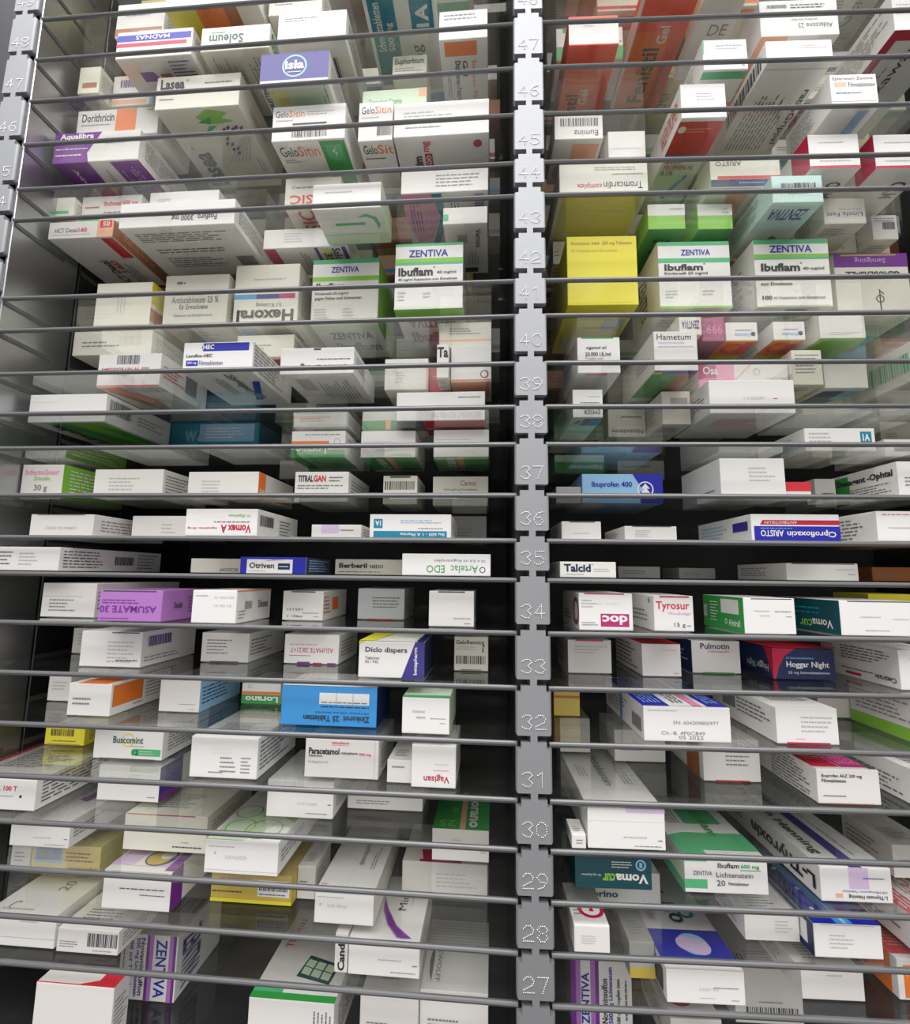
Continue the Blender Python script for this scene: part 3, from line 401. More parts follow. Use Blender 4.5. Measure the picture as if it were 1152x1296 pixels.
B(26,'L',424,440,1172,1231,'narrow white box with vertical lettering','w',[t('F','Cande',.25,.05,.8,.9,'k',90,2)],.22)
B(26,'L',441,531,1189,1236,'white box with curved purple stripe on top','wh',[f('F',.42,.4,.75,.5,1,'lg'),f('F',.6,.1,.95,.17,1),f('F',.9,.3,.97,.38,1,'k'),g('T',[(.32,.62),(.42,.45),(.62,.2),(.88,.03),(.74,.02),(.66,.03),(.48,.2),(.36,.4)],'lp'),g('T',[(.335,.6),(.43,.42),(.62,.18),(.86,.035),(.75,.03),(.68,.04),(.5,.2),(.38,.4)],'p'),t('T','Mirena',.58,.42,.7,.9,'k',90,0),f('T',.75,.5,.8,.85,1,'lg',1)],.2)
B(25,'L',41,141,1246,1336,'large white box with red-bordered top','w',[p('T',0,.0,.98,.05,'r'),p('T',.75,.0,1,1,'r'),g('T',[(.55,.05),(.75,.05),(.75,.3)],'r'),d('T',.7,.75,.08,'r',.05),f('R',.1,.2,.9,.8,6),f('F',.3,.02,.6,.08,1,'lg')],.045)
B(25,'L',151,223,1183,1267,'tall white box with purple bands and vertical lettering','wh',[p('F',.46,0,.58,1,'lp'),p('F',.46,0,.51,1,'p'),p('F',.86,0,.98,1,'lp'),p('F',.93,0,.98,1,'p'),t('F','ZENTIVA',.63,.06,.82,.94,'b',270,1),t('F','Novaminsulfon',.36,.08,.44,.95,'k',270),t('F','500 mg Lichtenstein',.26,.06,.35,.95,'b',270),t('F','100 ml Tropfen',.15,.1,.23,.95,'k',270),f('F',.05,.3,.1,.95,1,'k',1),bc('T',.1,.4,.95,.7),f('T',.3,.1,.6,.2,1),t('R','ZENTIVA',.1,.1,.5,.85,'in_',270)],.18)
B(25,'L',313,422,1266,1340,'white box with green band and tablet strip drawn on top','wh',[f('F',.75,.5,.98,.9,5,'k',1),p('T',0,.0,1,.06,'gr'),p('T',0,.06,.35,.14,'mg'),g('T',[(.42,.22),(.85,.16),(.9,.36),(.48,.44)],'dt'),*[g('T',[(.47+q*.13,.33-q*.02),(.58+q*.13,.31-q*.02),(.6+q*.13,.38-q*.02),(.49+q*.13,.4-q*.02)],'pg') for q in range(3)],*[g('T',[(.46+q*.13,.25-q*.02),(.57+q*.13,.23-q*.02),(.58+q*.13,.3-q*.02),(.47+q*.13,.32-q*.02)],'pg') for q in range(3)],t('T','Thomas',.1,.5,.2,.85,'r',90,0)],.26)
B(25,'L',455,529,1262,1340,'plain white box between two others at the bottom edge','w',[f('T',.3,.2,.7,.4,2)],.2)
B(25,'L',531,618,1255,1340,'white box with ribbed top and small oval emblem','wh',[t('T','DEWOLFF',.2,.1,.27,.6,'g',270,0),g('T',[(.1,.2),(.14,.1),(.15,.35),(.14,.6),(.1,.5),(.08,.35)],'g'),*[p('T',.0,.62+q*.045,1,.63+q*.045,'lg') for q in range(8)]],.2)
# ---- right bay, top to bottom
B(48,'R',704,791,14,76,'box with white and green ends behind the red one','wh',[p('F',0,.0,1,.42,'gr'),f('F',.9,.5,.98,.6,1),p('F',.1,.85,.25,1,'gr')],.12,1)
B(48,'R',822,899,-48,-4,'long red box with dark lettering underneath','fen',[p('B',.07,.0,.72,.62,'o'),t('B','Fenistil',.3,.05,.62,.5,'k',90,1),t('B','Gel',.5,.53,.68,.66,'wh',90,1),p('B',.0,.0,.07,1,'wh'),f('B',.75,.1,.92,.6,3,'br',1)],.34)
B(48,'R',908,964,-50,-5,'white box with two dark letters underneath','w',[t('B','DE',.4,.45,.85,.55,'k',0,0),p('B',.5,.2,.9,.35,'nb'),p('B',.6,0,1,.4,'pe')],.26)
B(47,'R',720,783,20,57,'red box with white front','fen',[p('F',0,.04,1,.86,'wh'),f('F',.3,.6,.5,.7,1,'lg'),p('B',.02,.0,.7,.72,'o'),t('B','Fenistil',.12,.02,.4,.5,'k',90,1),t('B','Gel',.42,.38,.6,.55,'wh',90,1),f('B',.65,.1,.9,.6,4,'br',1)],.25)
B(47,'R',962,1061,0,45,'white box with upside-down lettering and peach patch underneath','wh',[t('F','Aldactone 25',.48,.2,.92,.34,'k',180,0),bc('F',.1,.78,.35,.88),f('F',.4,.75,.9,.9,1,'k'),f('F',.4,.4,.9,.6,2,'lg'),p('B',0,.3,.35,1,'pe')],.2)
B(47,'R',1130,1215,-14,37,'white box with broad red border underneath','wh',[f('F',.05,.4,.5,.7,3,'lg'),f('L',.3,.15,.95,.85,5,'g'),p('B',0,.92,1,1,'hp'),p('B',0,0,.14,1,'hp'),t('B','Rekawan',.4,.3,.55,.9,'k',90,0),f('B',.25,.3,.35,.8,2,'g',1)],.3)
B(46,'R',890,946,50,88,'white box with thin green stripe','wh',[p('F',0,.5,.03,1,'mg'),f('F',.3,.65,.95,.85,2,'lg'),t('F','Prontosan',.35,.1,.92,.3,'g',180,0),p('B',0,.86,1,.97,'mg'),t('B','Prontosan',.05,.55,.6,.75,'g',0,0),p('B',0,0,1,.5,'pe')],.16)
B(46,'R',970,1054,51,79,'long white box with barcode side and dense print underneath','wh',[f('F',.5,.6,.95,.8,2,'lg'),bc('L',.5,.15,.95,.75),p('B',.0,.955,1,.96,'lg'),f('B',.1,.35,.75,.8,9,'dk',1),f('B',.1,.1,.7,.3,8,'g',1),t('B','ratioGrippal',.82,.4,.96,.82,'k',270,1)],.36)
B(45,'R',702,763,144,176,'box with barcode and upside-down lettering beside the post','w',[bc('F',.12,.5,.92,.82),t('F','Euminz',.4,.12,.9,.34,'k',180,0),p('F',0,.94,1,1,'p'),p('B',.4,.3,.95,.9,'pe'),d('B',.3,.3,.2,'gy'),d('B',.55,.25,.2,'gy')],.14)
B(45,'R',770,817,166,199,'small upright white box','wh',[f('F',.15,.3,.85,.38,1,'c')],.12)
B(45,'R',862,919,106,149,'white box with red and pale blue underside','wh',[f('F',.35,.5,.75,.75,3,'lg'),t('L','NASENTROPFEN',.6,.25,.95,.75,'r',0,0),p('B',0,.66,1,.97,'r'),p('B',0,.63,1,.66,'sb'),d('B',.12,.9,.03,'wh'),f('B',.2,.87,.9,.92,1,'pe'),t('B','NASEN-',.08,.57,.5,.62,'r'),t('B','TROPFEN AL',.08,.51,.85,.56,'r'),t('B','0,1%',.08,.45,.4,.5,'k'),g('B',[(.3,.2),(.45,.18),(.8,.44),(.76,.46)],'sb'),f('B',.1,.02,.8,.16,4,'g')],.3)
B(45,'R',1052,1111,94,136,'white box with orange number and blue band underneath','wh',[t('F','Eplerenon Zentiva',.05,.8,.92,.92,'k',0,0),p('F',.08,.62,.34,.77,'pe'),t('F','Filmtabletten',.38,.62,.95,.75,'k',0,0),f('F',.1,.4,.65,.47,1,'in_'),p('F',0,.18,1,.2,'lg'),p('B',.62,.1,.85,.95,'lb'),t('B','Epl',.3,.3,.5,.55,'k',90)],.16)
B(44,'R',708,820,205,243,'wide cream box with upside-down red and black lettering','cr',[t('F','Tromcardin',.5,.1,.94,.33,'k',180,0),t('F','complex',.2,.1,.48,.33,'r',180,0),f('F',.4,.7,.9,.85,2,'lg'),f('F',.6,.55,.95,.62,1),p('B',.05,.0,.95,.95,'ye'),f('B',.1,.1,.9,.9,8,'c')],.24)
B(44,'R',899,988,197,237,'cream box with red line and navy band','c',[t('F','ARISTO',.08,.68,.45,.82,'k',180,0),p('F',.1,.26,1,.36,'r'),p('F',0,.02,1,.25,'nb'),f('F',.4,.1,.75,.17,1,'lb'),p('B',.3,.2,.6,.9,'pe')],.16)
B(44,'R',1024,1088,170,213,'white box with red edges left of its twin','wh',[f('F',.2,.72,.7,.8,1,'lg'),f('F',.2,.18,.8,.26,1,'lg'),p('F',0,0,1,.08,'hp'),p('L',.7,0,1,1,'hp'),t('B','MYO',.6,.55,.9,.8,'k',90,1)],.2)
B(44,'R',1107,1174,170,213,'white box with red edges at the right frame edge','wh',[f('F',.2,.72,.7,.8,1,'lg'),f('F',.2,.18,.8,.26,1,'lg'),p('F',0,0,1,.08,'hp'),p('L',.7,0,1,1,'hp'),t('B','MYO',.6,.55,.9,.8,'k',90,1)],.2)
B(43,'R',700,716,300,334,'narrow pale box behind the yellow one','w',[],.1,1)
B(43,'R',820,867,251,290,'lime green and white box right of the cream one','lgr',[p('F',0,.55,1,1,'w'),f('F',.6,.75,.95,.85,1,'g'),p('B',0,0,1,1,'gr'),t('B','OTC',.3,.5,.8,.8,'k',180)],.18)
B(43,'R',883,927,251,290,'lime green and white box left of the pale teal one','lgr',[p('F',0,.55,1,1,'w'),f('F',.7,.6,.95,.85,2,'g'),p('B',0,0,1,1,'gr'),p('B',.2,.5,.8,.7,'gy')],.18)
B(43,'R',977,1041,212,256,'pale teal box with a barcode','pt',[bc('F',.18,.45,.88,.72),f('F',.3,.3,.7,.36,1),p('B',0,.5,1,1,'pt'),t('B','ZENTIVA',.1,.72,.85,.9,'in_',180),p('B',0,0,1,.5,'cr'),g('B',[(.4,.25),(.55,.45),(.7,.4),(.6,.25)],'gr'),t('B','S',.3,.05,.45,.2,'k')],.2)
B(43,'R',1042,1095,240,283,'cream box with upside-down blue lettering','c',[t('F','Linola Fett',.06,.28,.92,.44,'b',180,0),t('F','50 g Creme',.35,.52,.88,.6,'g',180,0)],.16)
B(43,'R',1003,1030,295,320,'small cream box behind its right neighbour','c',[],.1,1)
B(43,'R',1031,1098,297,320,'cream box with upside-down red print','c',[f('F',.2,.62,.75,.8,2,'k'),t('F','Pulver akut',.28,.2,.68,.38,'r',180,0)],.14,1)
B(43,'R',1104,1136,268,303,'dim box with a small barcode','w',[bc('F',.4,.4,.9,.7),f('F',.1,.7,.9,.9,1)],.14,1)
B(41,'R',718,807,299,386,'large bright yellow box','y',[t('F','Aminolevin AAA  200 mg Tabletten',.06,.86,.93,.92,'br',0,0),t('F','50 Tabletten zum Einnehmen',.06,.77,.72,.81,'gold',0,0),p('F',.05,.03,.95,.035,'gold'),p('B',.62,.5,.95,.75,'gy'),p('B',.1,.1,.6,.4,'pg')],.26)
B(41,'R',834,925,306,390,'tall white and green box second from left','cr',[p('F',0,.7,1,.97,'wh'),p('F',0,.94,1,1,'mg'),p('F',0,.68,1,.75,'mg'),t('F','ZENTIVA',.32,.79,.73,.88,'b'),t('F','Ibuflam',.08,.56,.62,.66,'k',0,2),d('F',.64,.66,.012,'k',.006),t('F','Kindersaft 20 mg/ml',.08,.49,.68,.54,'k'),f('F',.08,.14,.25,.28,3,'lg'),f('F',.6,.18,.78,.28,2,'lg'),p('F',0,0,1,.03,'lgr'),p('L',0,0,1,1,'c'),t('L','ZENTIVA',.3,.1,.6,.8,'k',270)],.2)
B(41,'R',927,952,322,.33,'pale box between two tall white and green ones','w',[f('F',.2,.5,.8,.8,2)],.12,1)
B(41,'R',956,1051,303,388,'largest white and green box, its print running to the bottom','cr',[p('F',0,.7,1,1,'wh'),p('F',0,.93,1,1,'mg'),p('F',0,.72,1,.78,'lgr'),p('F',0,.7,1,.73,'mg'),t('F','ZENTIVA',.21,.8,.78,.91,'b'),t('F','Ibuflam',.08,.52,.6,.64,'k',0,2),d('F',.62,.64,.012,'k',.006),t('F','40 mg/ml',.64,.53,.92,.58,'k'),t('F','40 mg/ml Suspension',.06,.39,.6,.44,'k'),t('F','zum Einnehmen',.06,.31,.48,.36,'k'),t('F','100',.07,.1,.2,.16,'k',0,2),t('F','ml Suspension zum Einnehmen',.22,.1,.9,.15,'k'),p('F',.1,.01,.95,.015,'g'),p('B',0,.6,1,1,'c'),p('B',.4,.7,.7,.95,'gr')],.2)
B(41,'R',1058,1152,321,400,'tall cream box with purple top band and musical emblem','c',[p('F',0,.78,1,1,'p'),p('F',.1,.965,.85,.985,'gold'),t('F','Samigsing',.28,.84,.7,.94,'ll',180,0),t('F','GLAUBERSALZ',.14,.6,.88,.71,'k',180,1),d('F',.58,.27,.06,'k',.045),p('F',.572,.08,.588,.42,'k'),g('F',[(.575,.42),(.64,.35),(.63,.34),(.575,.4)],'k'),f('B',.2,.6,.9,.8,2),p('B',0,.2,1,.5,'lb')],.2)
B(40,'R',860,888,398,424,'dim pale box with blue lettering under the tall ones','c',[t('F','ZENTIVA',.1,.3,.9,.7,'in_',180)],.12,1)
B(40,'R',889,917,402,432,'dim pink box','dpk',[t('F','666',.2,.3,.9,.7,'pk',0,0)],.12,1)
B(40,'R',919,959,408,431,'small white and orange box left of its twin','wh',[f('F',.3,.5,.8,.62,1,'in_'),t('F','Dulcolax',.25,.2,.75,.38,'sb',180,0),d('F',.85,.35,.12,'nb'),p('B',0,.3,1,1,'y'),p('B',0,.5,1,.97,'o'),d('B',.42,.75,.16,'r',.1),p('B',.68,.55,.98,.95,'r')],.16)
B(40,'R',979,1019,407,430,'small white and orange box right of its twin','wh',[f('F',.3,.5,.8,.62,1,'in_'),t('F','Dulcolax',.25,.2,.75,.38,'sb',180,0),d('F',.85,.35,.12,'nb'),p('B',0,.3,1,1,'y'),p('B',0,.5,1,.97,'o'),d('B',.42,.75,.16,'r',.1),p('B',.68,.55,.98,.95,'r')],.16)
B(40,'R',1037,1095,394,428,'pale box with light green underside','w',[f('F',.2,.1,.9,.25,2,'lg'),p('B',0,.3,1,1,'lgr')],.18)
B(39,'R',731,785,427,472,'small white box with thin green top edge','wh',[p('F',.1,.96,.85,1,'gr'),t('F','vigantol oil',.2,.64,.68,.75,'k',0,1),t('F','20.000 I.E./ml',.18,.47,.78,.58,'k',0,1),t('F','Tropfen zum',.18,.35,.6,.44,'g',0,0),t('F','Einnehmen, Lösung',.18,.23,.8,.32,'g',0,0),p('B',.2,.93,.7,1,'pk')],.18)
B(39,'R',828,883,417,469,'white box with thin serif lettering and blue edge underneath','w',[t('F','Hametum',.07,.78,.86,.93,'k',0,0),t('F','Hämorrhoidensalbe',.1,.68,.7,.74,'lb',0,0),f('F',.1,.58,.9,.64,1,'lg'),p('B',0,.92,1,1,'b'),p('B',0,.92,.2,.97,'y'),p('B',0,.3,.62,.92,'gr'),p('B',.62,.1,1,.92,'br'),f('L',.5,.3,.95,.6,2,'g')],.24)
B(39,'R',884,1003,458,490,'pink and white box with white lettering','w',[p('F',0,0,.4,1,'pk'),p('F',0,.3,.2,1,'mag'),t('F','Osa',.05,.5,.22,.82,'wh',0,1),f('F',.05,.3,.3,.36,1,'wh'),d('F',.65,.6,.14,'lg',.1),f('F',.75,.3,.95,.4,1,'lg'),g('F',[(.4,.3),(.42,.3),(.6,.9),(.58,.9)],'pe')],.14,1)
B(39,'R',998,1041,443,487,'pale box with fine print','c',[f('F',.1,.3,.9,.9,4,'g')],.1,1)
B(39,'R',1043,1098,455,491,'blank cream box with blue and violet underside','cr',[f('F',.2,.85,.85,.92,1,'lg'),p('L',.5,.3,.9,.6,'nb'),g('B',[(.1,.9),(.95,.9),(.6,.3),(0,.3)],'in_'),p('B',.6,.6,1,.9,'lb')],.2)
B(39,'R',1164,1245,426,476,'white box with green barcode on its side','w',[bc('L',.35,.25,.9,.75,0,'mg')],.24)
B(38,'R',725,763,493,528,'small white box with blue and red picture underneath','wh',[f('F',.5,.7,.9,.78,1,'lg'),f('F',.25,.48,.9,.56,1,'k'),t('F','EMSER',.35,.1,.9,.27,'k',180,0),p('B',0,.3,1,.9,'pt'),p('B',.4,.7,.98,.95,'sb'),g('B',[(.1,.8),(.3,.9),(.35,.8),(.25,.75)],'r'),p('B',.5,.75,.65,.92,'r')],.2)
B(38,'R',770,822,518,553,'dim cream box with upside-down lettering','c',[t('F','Nystaderm',.1,.12,.92,.32,'k',180,0),f('F',.35,.65,.9,.78,1,'k')],.12,1)
B(38,'R',838,874,492,537,'pale box just left of the wide white one','c',[p('F',.3,.6,.9,.8,'gy')],.14,1)
B(38,'R',898,1006,481,523,'wide white box with faint pink print underneath','wh',[t('F','5 0152339F1',.4,.4,.65,.5,'lg',0,0),f('F',.75,.4,.8,.48,1,'r'),f('F',.55,.12,.9,.2,1,'c'),f('B',.2,.5,.8,.8,3,'pk'),f('L',.6,.3,.9,.7,2,'k')],.2)
B(37,'R',702,765,576,598,'dim green box with upside-down lettering','pg',[p('F',0,0,1,.6,'gr'),t('F','Espumisan',.3,.15,.95,.5,'wh',180)],.14,1)
B(37,'R',782,841,583,607,'dim grey box at the back of its shelf','c',[f('F',.1,.6,.7,.75,1,'k')],.14,1)
B(37,'R',1019,1108,542,571,'white box with square blue emblem','wh',[f('F',.06,.35,.48,.85,3,'lg'),p('F',.79,.35,.95,.85,'t'),t('F','1A',.82,.45,.92,.75,'wh',0,2),f('L',.2,.2,.95,.8,5,'lb'),p('B',0,.4,.5,.9,'c')],.18)
B(37,'R',1120,1180,556,578,'dim grey box at the right frame edge','w',[p('F',.2,.3,.8,.6,'dk')],.16,1)
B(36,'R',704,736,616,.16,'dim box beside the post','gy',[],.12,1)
B(36,'R',737,839,600,637,'light blue and dark blue box with round white emblem','lb',[g('F',[(.63,1),(1,1),(1,0),(.82,0),(.8,.35)],'b'),p('F',.72,0,1,.4,'b'),g('F',[(.63,1),(.74,.5),(.74,1)],'b'),d('F',.785,.48,.27,'wh',.23),g('F',[(.785,.68),(.84,.5),(.8,.5),(.84,.36),(.73,.36),(.77,.5),(.73,.5)],'wh'),t('F','Ibuprofen 400',.12,.5,.62,.74,'b',0,1),f('F',.12,.24,.38,.31,1,'in_'),p('B',0,.2,.3,1,'w')],.2)
B(36,'R',912,994,580,631,'big white box with faint grey print','wh',[f('F',.44,.4,.88,.8,4,'lg'),f('L',.6,.1,.9,.3,1,'k')],.2)
B(36,'R',993,1027,610,634,'small red-topped box','w',[p('F',0,.5,1,1,'r'),f('F',.1,.1,.8,.3,1)],.1,1)
B(36,'R',1137,1205,584,630,'white box with green patch and bold lettering on its side','wh',[p('L',.03,.05,.28,.92,'gr'),t('L','Dexagent -Ophtal',.1,.58,.94,.82,'k',0,2),p('L',.08,.38,.3,.78,'gr'),t('L','Dexagent -Ophtal',.1,.58,.94,.82,'k',0,2),f('L',.3,.12,.9,.5,5,'k')],.19)
B(36,'R',1032,1058,606,.2,'dim box with a dark barcode','w',[bc('F',.3,.1,.9,.5)],.12,1)
B(35,'R',711,761,660,.05,'small plain white box beside the post','w',[p('F',.2,.94,.85,.99,'dk'),f('F',.3,.3,.7,.4,1,'lg')],.16)
B(35,'R',791,857,666,.06,'small white box with faint print','w',[p('F',.15,.94,.9,.99,'dk'),f('F',.2,.2,.58,.75,4,'lg')],.16)
B(35,'R',951,1063,651,.03,'white box with pink stripe over dark blue band','wh',[p('F',.03,.0,1,.55,'b'),g('F',[(.1,.6),(1,.6),(1,.78),(.13,.78)],'hp'),t('F','ANTIBIOTIKUM',.15,.64,.52,.74,'wh',180,0),t('F','Ciprofloxacin',.4,.14,.95,.42,'wh',180,1),t('F','ARISTO',.1,.16,.36,.4,'wh',180,1),f('F',.1,.44,.46,.5,1,'lb'),p('L',.7,.4,.95,.75,'in_'),f('L',.1,.2,.6,.8,3,'lb')],.24)
B(35,'R',1110,1180,647,.02,'white box with printed left side at the frame edge','wh',[f('F',.2,.4,.6,.5,1,'lg'),f('F',.1,.85,.9,.92,1,'r'),f('L',.1,.1,.9,.85,6,'k')],.2)
B(34,'R',709,780,711,.02,'cream box with large dark blue lettering','cr',[t('F','Talcid',.07,.35,.55,.85,'nb',0,2),d('F',.58,.82,.04,'nb',.02),f('F',.6,.35,.92,.62,2,'lg'),f('F',.1,.16,.42,.26,1,'g')],.18)
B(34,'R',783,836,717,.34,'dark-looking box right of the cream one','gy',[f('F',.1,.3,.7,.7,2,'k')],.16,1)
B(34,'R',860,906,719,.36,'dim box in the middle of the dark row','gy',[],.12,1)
B(34,'R',996,1087,713,.10,'plain pale box with a slit along the top','w',[p('F',.08,.94,.95,.99,'dk'),f('F',.68,.6,.95,.68,1),f('F',.85,.3,.95,.42,1)],.2)
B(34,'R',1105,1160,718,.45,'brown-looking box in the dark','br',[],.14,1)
B(33,'R',733,801,751,798,'white box with magenta block and white lettering','wh',[p('F',.4,.1,.93,.45,'mag'),t('F','doc',.43,.16,.9,.41,'wh',180,2),p('F',.1,.97,.85,1,'hp'),f('F',.05,.6,.35,.85,3,'lg'),t('F','12345 78',.35,.7,.75,.76,'c',180,0),f('F',.05,.12,.36,.24,2,'g'),d('L',.85,.5,.38,'dk',.32),d('L',.85,.5,.32,'hp',.27),f('L',.15,.2,.6,.5,3)],.18)
B(33,'R',828,878,754,799,'white box with red lettering and black weight','wh',[t('F','Tyrosur',.05,.55,.9,.84,'r',0,1),t('F','Wundheilgel',.35,.44,.92,.54,'pk',0,0),t('F','15 g',.5,.1,.78,.24,'k',0,0),f('F',.82,.12,.92,.2,1),p('F',.15,.95,.9,.99,'hp'),f('L',.1,.2,.8,.6,3),d('L',.85,.85,.08,'mg')],.18)
B(33,'R',942,1007,757,805,'white box with dark green side','wh',[p('F',.15,.96,.95,.99,'dk'),f('F',.2,.6,.5,.68,1,'lg'),f('F',.3,.48,.5,.54,1,'lg'),f('F',.6,.6,.92,.66,1),f('F',.82,.46,.92,.52,1),p('L',0,0,1,1,'gr'),p('L',.02,.3,.12,.7,'g'),f('L',.2,.2,.42,.85,7,'wh'),p('L',.48,.5,.9,.92,'wh'),t('L','Almirall',.66,.15,.92,.34,'wh',0,1),d('L',.6,.26,.08,'wh',.05),bc('L',.02,.32,.11,.68,1,'wh')],.17)
B(33,'R',1064,1166,761,807,'white box with dark teal side','wh',[p('F',.1,.97,.9,1,'dk'),f('F',.25,.5,.5,.58,1,'lg'),f('F',.65,.46,.85,.52,1,'lg'),f('F',.3,.12,.6,.2,1,'lg'),p('L',0,0,1,1,'dt'),t('L','Voma',.6,.15,.9,.4,'wh',180,1),t('L','cur',.4,.15,.6,.36,'lgr',180,1),f('L',.1,.5,.9,.8,2,'t')],.2)
B(33,'R',1100,1165,752,.27,'box with bright yellow top','y',[p('F',0,0,1,.6,'w')],.12,1)
B(32,'R',719,774,810,852,'white box with red slit and small print','w',[p('F',.18,.96,.82,1,'r'),f('F',.15,.58,.9,.84,3,'lg'),f('F',.15,.2,.55,.4,2,'c')],.14)
B(32,'R',813,862,815,856,'white box with red top edge and printed side','w',[f('F',.5,.78,.9,.84,1,'pe'),f('F',.8,.08,.93,.13,1,'k'),p('T',0,0,1,.5,'r'),f('L',.05,.1,.95,.9,6,'k')],.2)
B(32,'R',876,937,811,852,'white box with dark lettering over a red line','w',[t('F','Pulmotin',.18,.74,.78,.92,'nb',0,1),t('F','Erkältungssalbe',.34,.62,.78,.7,'r',0,0),p('F',.2,.0,.85,.03,'gr'),p('L',0,0,1,1,'nb'),f('L',.4,.3,.9,.7,2,'lb')],.16)
B(32,'R',978,1057,821,860,'dark blue box with red corner and white lettering','nb',[g('F',[(0,1),(.38,1),(.2,.75),(.1,.4),(.04,.0),(.0,.0)],'hp'),t('F','Hoggar',.22,.34,.58,.58,'wh',0,1),t('F','Night',.62,.34,.9,.58,'wh',0,1),t('F','25 mg Schmelztabletten',.24,.16,.9,.26,'wh',0,0),t('F','10 Schmelztabletten',.22,.66,.66,.73,'lb',0,0),g('L',[(1,1),(.8,1),(.95,.3),(1,.05)],'hp'),t('L','Hoggar Night',.3,.2,.9,.5,'wh',180,0),p('T',0,0,1,1,'r')],.14)
B(32,'R',1139,1208,823,874,'white box with red-lettered left side','wh',[f('F',.2,.7,.9,.85,1,'lg'),f('F',.2,.4,.6,.46,1),t('L','Cetirizin',.72,.12,.96,.25,'k',180,1),f('L',.3,.2,.7,.28,1,'k'),f('L',.3,.5,.95,.9,5,'k'),f('L',.0,.6,.25,.85,3,'r'),p('L',.35,.08,.55,.15,'r')],.22)
B(31,'R',701,734,874,906,'dark yellow box beside the post','gold',[p('F',0,.7,1,.8,'br')],.14,1)
B(31,'R',815,925,895,939,'long white box with dark blue panels on top','wh',[t('F','SN: 604209805977',.34,.5,.86,.6,'g',0,0),t('F','Ch.-B. 4P0C849',.2,.2,.7,.3,'g',0,0),t('F','05 2022',.4,.08,.68,.18,'g',0,0),f('F',.05,.86,.4,.93,1,'lg'),p('T',.0,.02,.32,.95,'b'),f('T',.05,.1,.28,.9,3,'lb',1),p('T',.76,.02,1,.95,'b'),f('T',.8,.1,.96,.9,3,'lb',1),f('T',.4,.1,.55,.9,3,'k',1),p('T',.6,.02,.7,.9,'pk'),p('L',.75,.2,.95,.6,'g'),f('L',.1,.2,.7,.8,3),p('L',.45,.0,.5,1,'sb')],.28)
B(31,'R',983,1061,896,942,'white box with red slit along the bottom','wh',[f('F',.4,.3,.92,.8,4,'lg'),f('F',.3,.12,.45,.18,1,'pe'),p('F',.15,.0,.85,.05,'wr'),f('L',.45,.35,.95,.85,2,'k'),p('L',.2,.4,.42,.8,'g'),f('T',.2,.2,.9,.4,1,'k')],.26)
B(31,'R',1036,1100,884,909,'low white box behind the printed one','w',[p('F',.1,.0,.8,.04,'gr')],.12,1)
B(31,'R',1172,1240,890,948,'dim box with pale green side at the frame edge','w',[p('L',0,0,1,.3,'lgr'),f('L',.1,.4,.9,.9,5,'g')],.24)
B(30,'R',709,747,909,952,'small white box beside the post','w',[f('F',.1,.65,.9,.85,2,'lg')],.12,1)
B(30,'R',778,842,924,964,'plain white box seen through the glass','w',[],.14,1)
B(30,'R',890,962,936,989,'white box with brown left side','w',[f('F',.4,.35,.9,.75,4,'g'),p('F',.2,.0,.8,.03,'r'),p('L',.55,0,.9,1,'br')],.18)
B(30,'R',1035,1114,974,1018,'white box with magenta and red top','w',[t('F','Ibuprofen AbZ 200 mg',.07,.74,.72,.86,'k',0,1),t('F','Filmtabletten',.07,.62,.46,.72,'k',0,1),f('F',.08,.2,.45,.27,1,'dk'),p('F',.15,.0,.88,.025,'br'),p('T',.0,.05,.45,.6,'hp'),p('T',.47,.05,.92,.9,'mag'),p('T',.88,.02,1,.9,'dk'),f('T',.1,.2,.4,.5,3,'pe'),f('T',.5,.1,.88,.8,5,'pk',1),f('L',.4,.05,.97,.95,9,'k')],.24)
B(30,'R',1164,1240,978,1036,'white box with printed side and top at the right edge','wh',[f('L',.3,.1,.9,.6,4,'k'),f('T',.2,.1,.8,.4,2,'k')],.24)
B(29,'R',724,742,1056,1076,'tiny white box beside the long one','w',[f('F',.3,.3,.8,.7,2)],.06,1)
B(29,'R',744,842,1023,1075,'long white box with lilac band on its top','wh',[f('F',.46,.25,.76,.35,1,'lg'),f('F',.6,.06,.95,.12,1),f('F',.9,.2,.96,.27,1,'k'),p('F',0,.68,1,.7,'cr'),p('F',.5,.9,1,1,'ll'),p('T',.45,.0,1,.06,'ll'),t('T','Betahistin',.42,.28,.56,.75,'g',270,0),f('T',.7,.3,.85,.7,3,'g',1),f('T',.1,.4,.25,.6,2,'g',1),f('L',.3,.3,.8,.6,2)],.36)
B(28,'R',728,825,1085,1125,'dark teal box with upside-down white and lime lettering','dt',[t('F','Voma',.53,.2,.95,.5,'wh',180,2),t('F','cur',.36,.26,.52,.5,'lgr',180,2),t('F','40 mg Zäpfchen',.08,.4,.34,.48,'wh',180,0),f('F',.48,.66,.76,.9,3,'wh'),d('F',.86,.78,.18,'lb',.12),p('F',.84,.7,.88,.86,'lb')],.16)
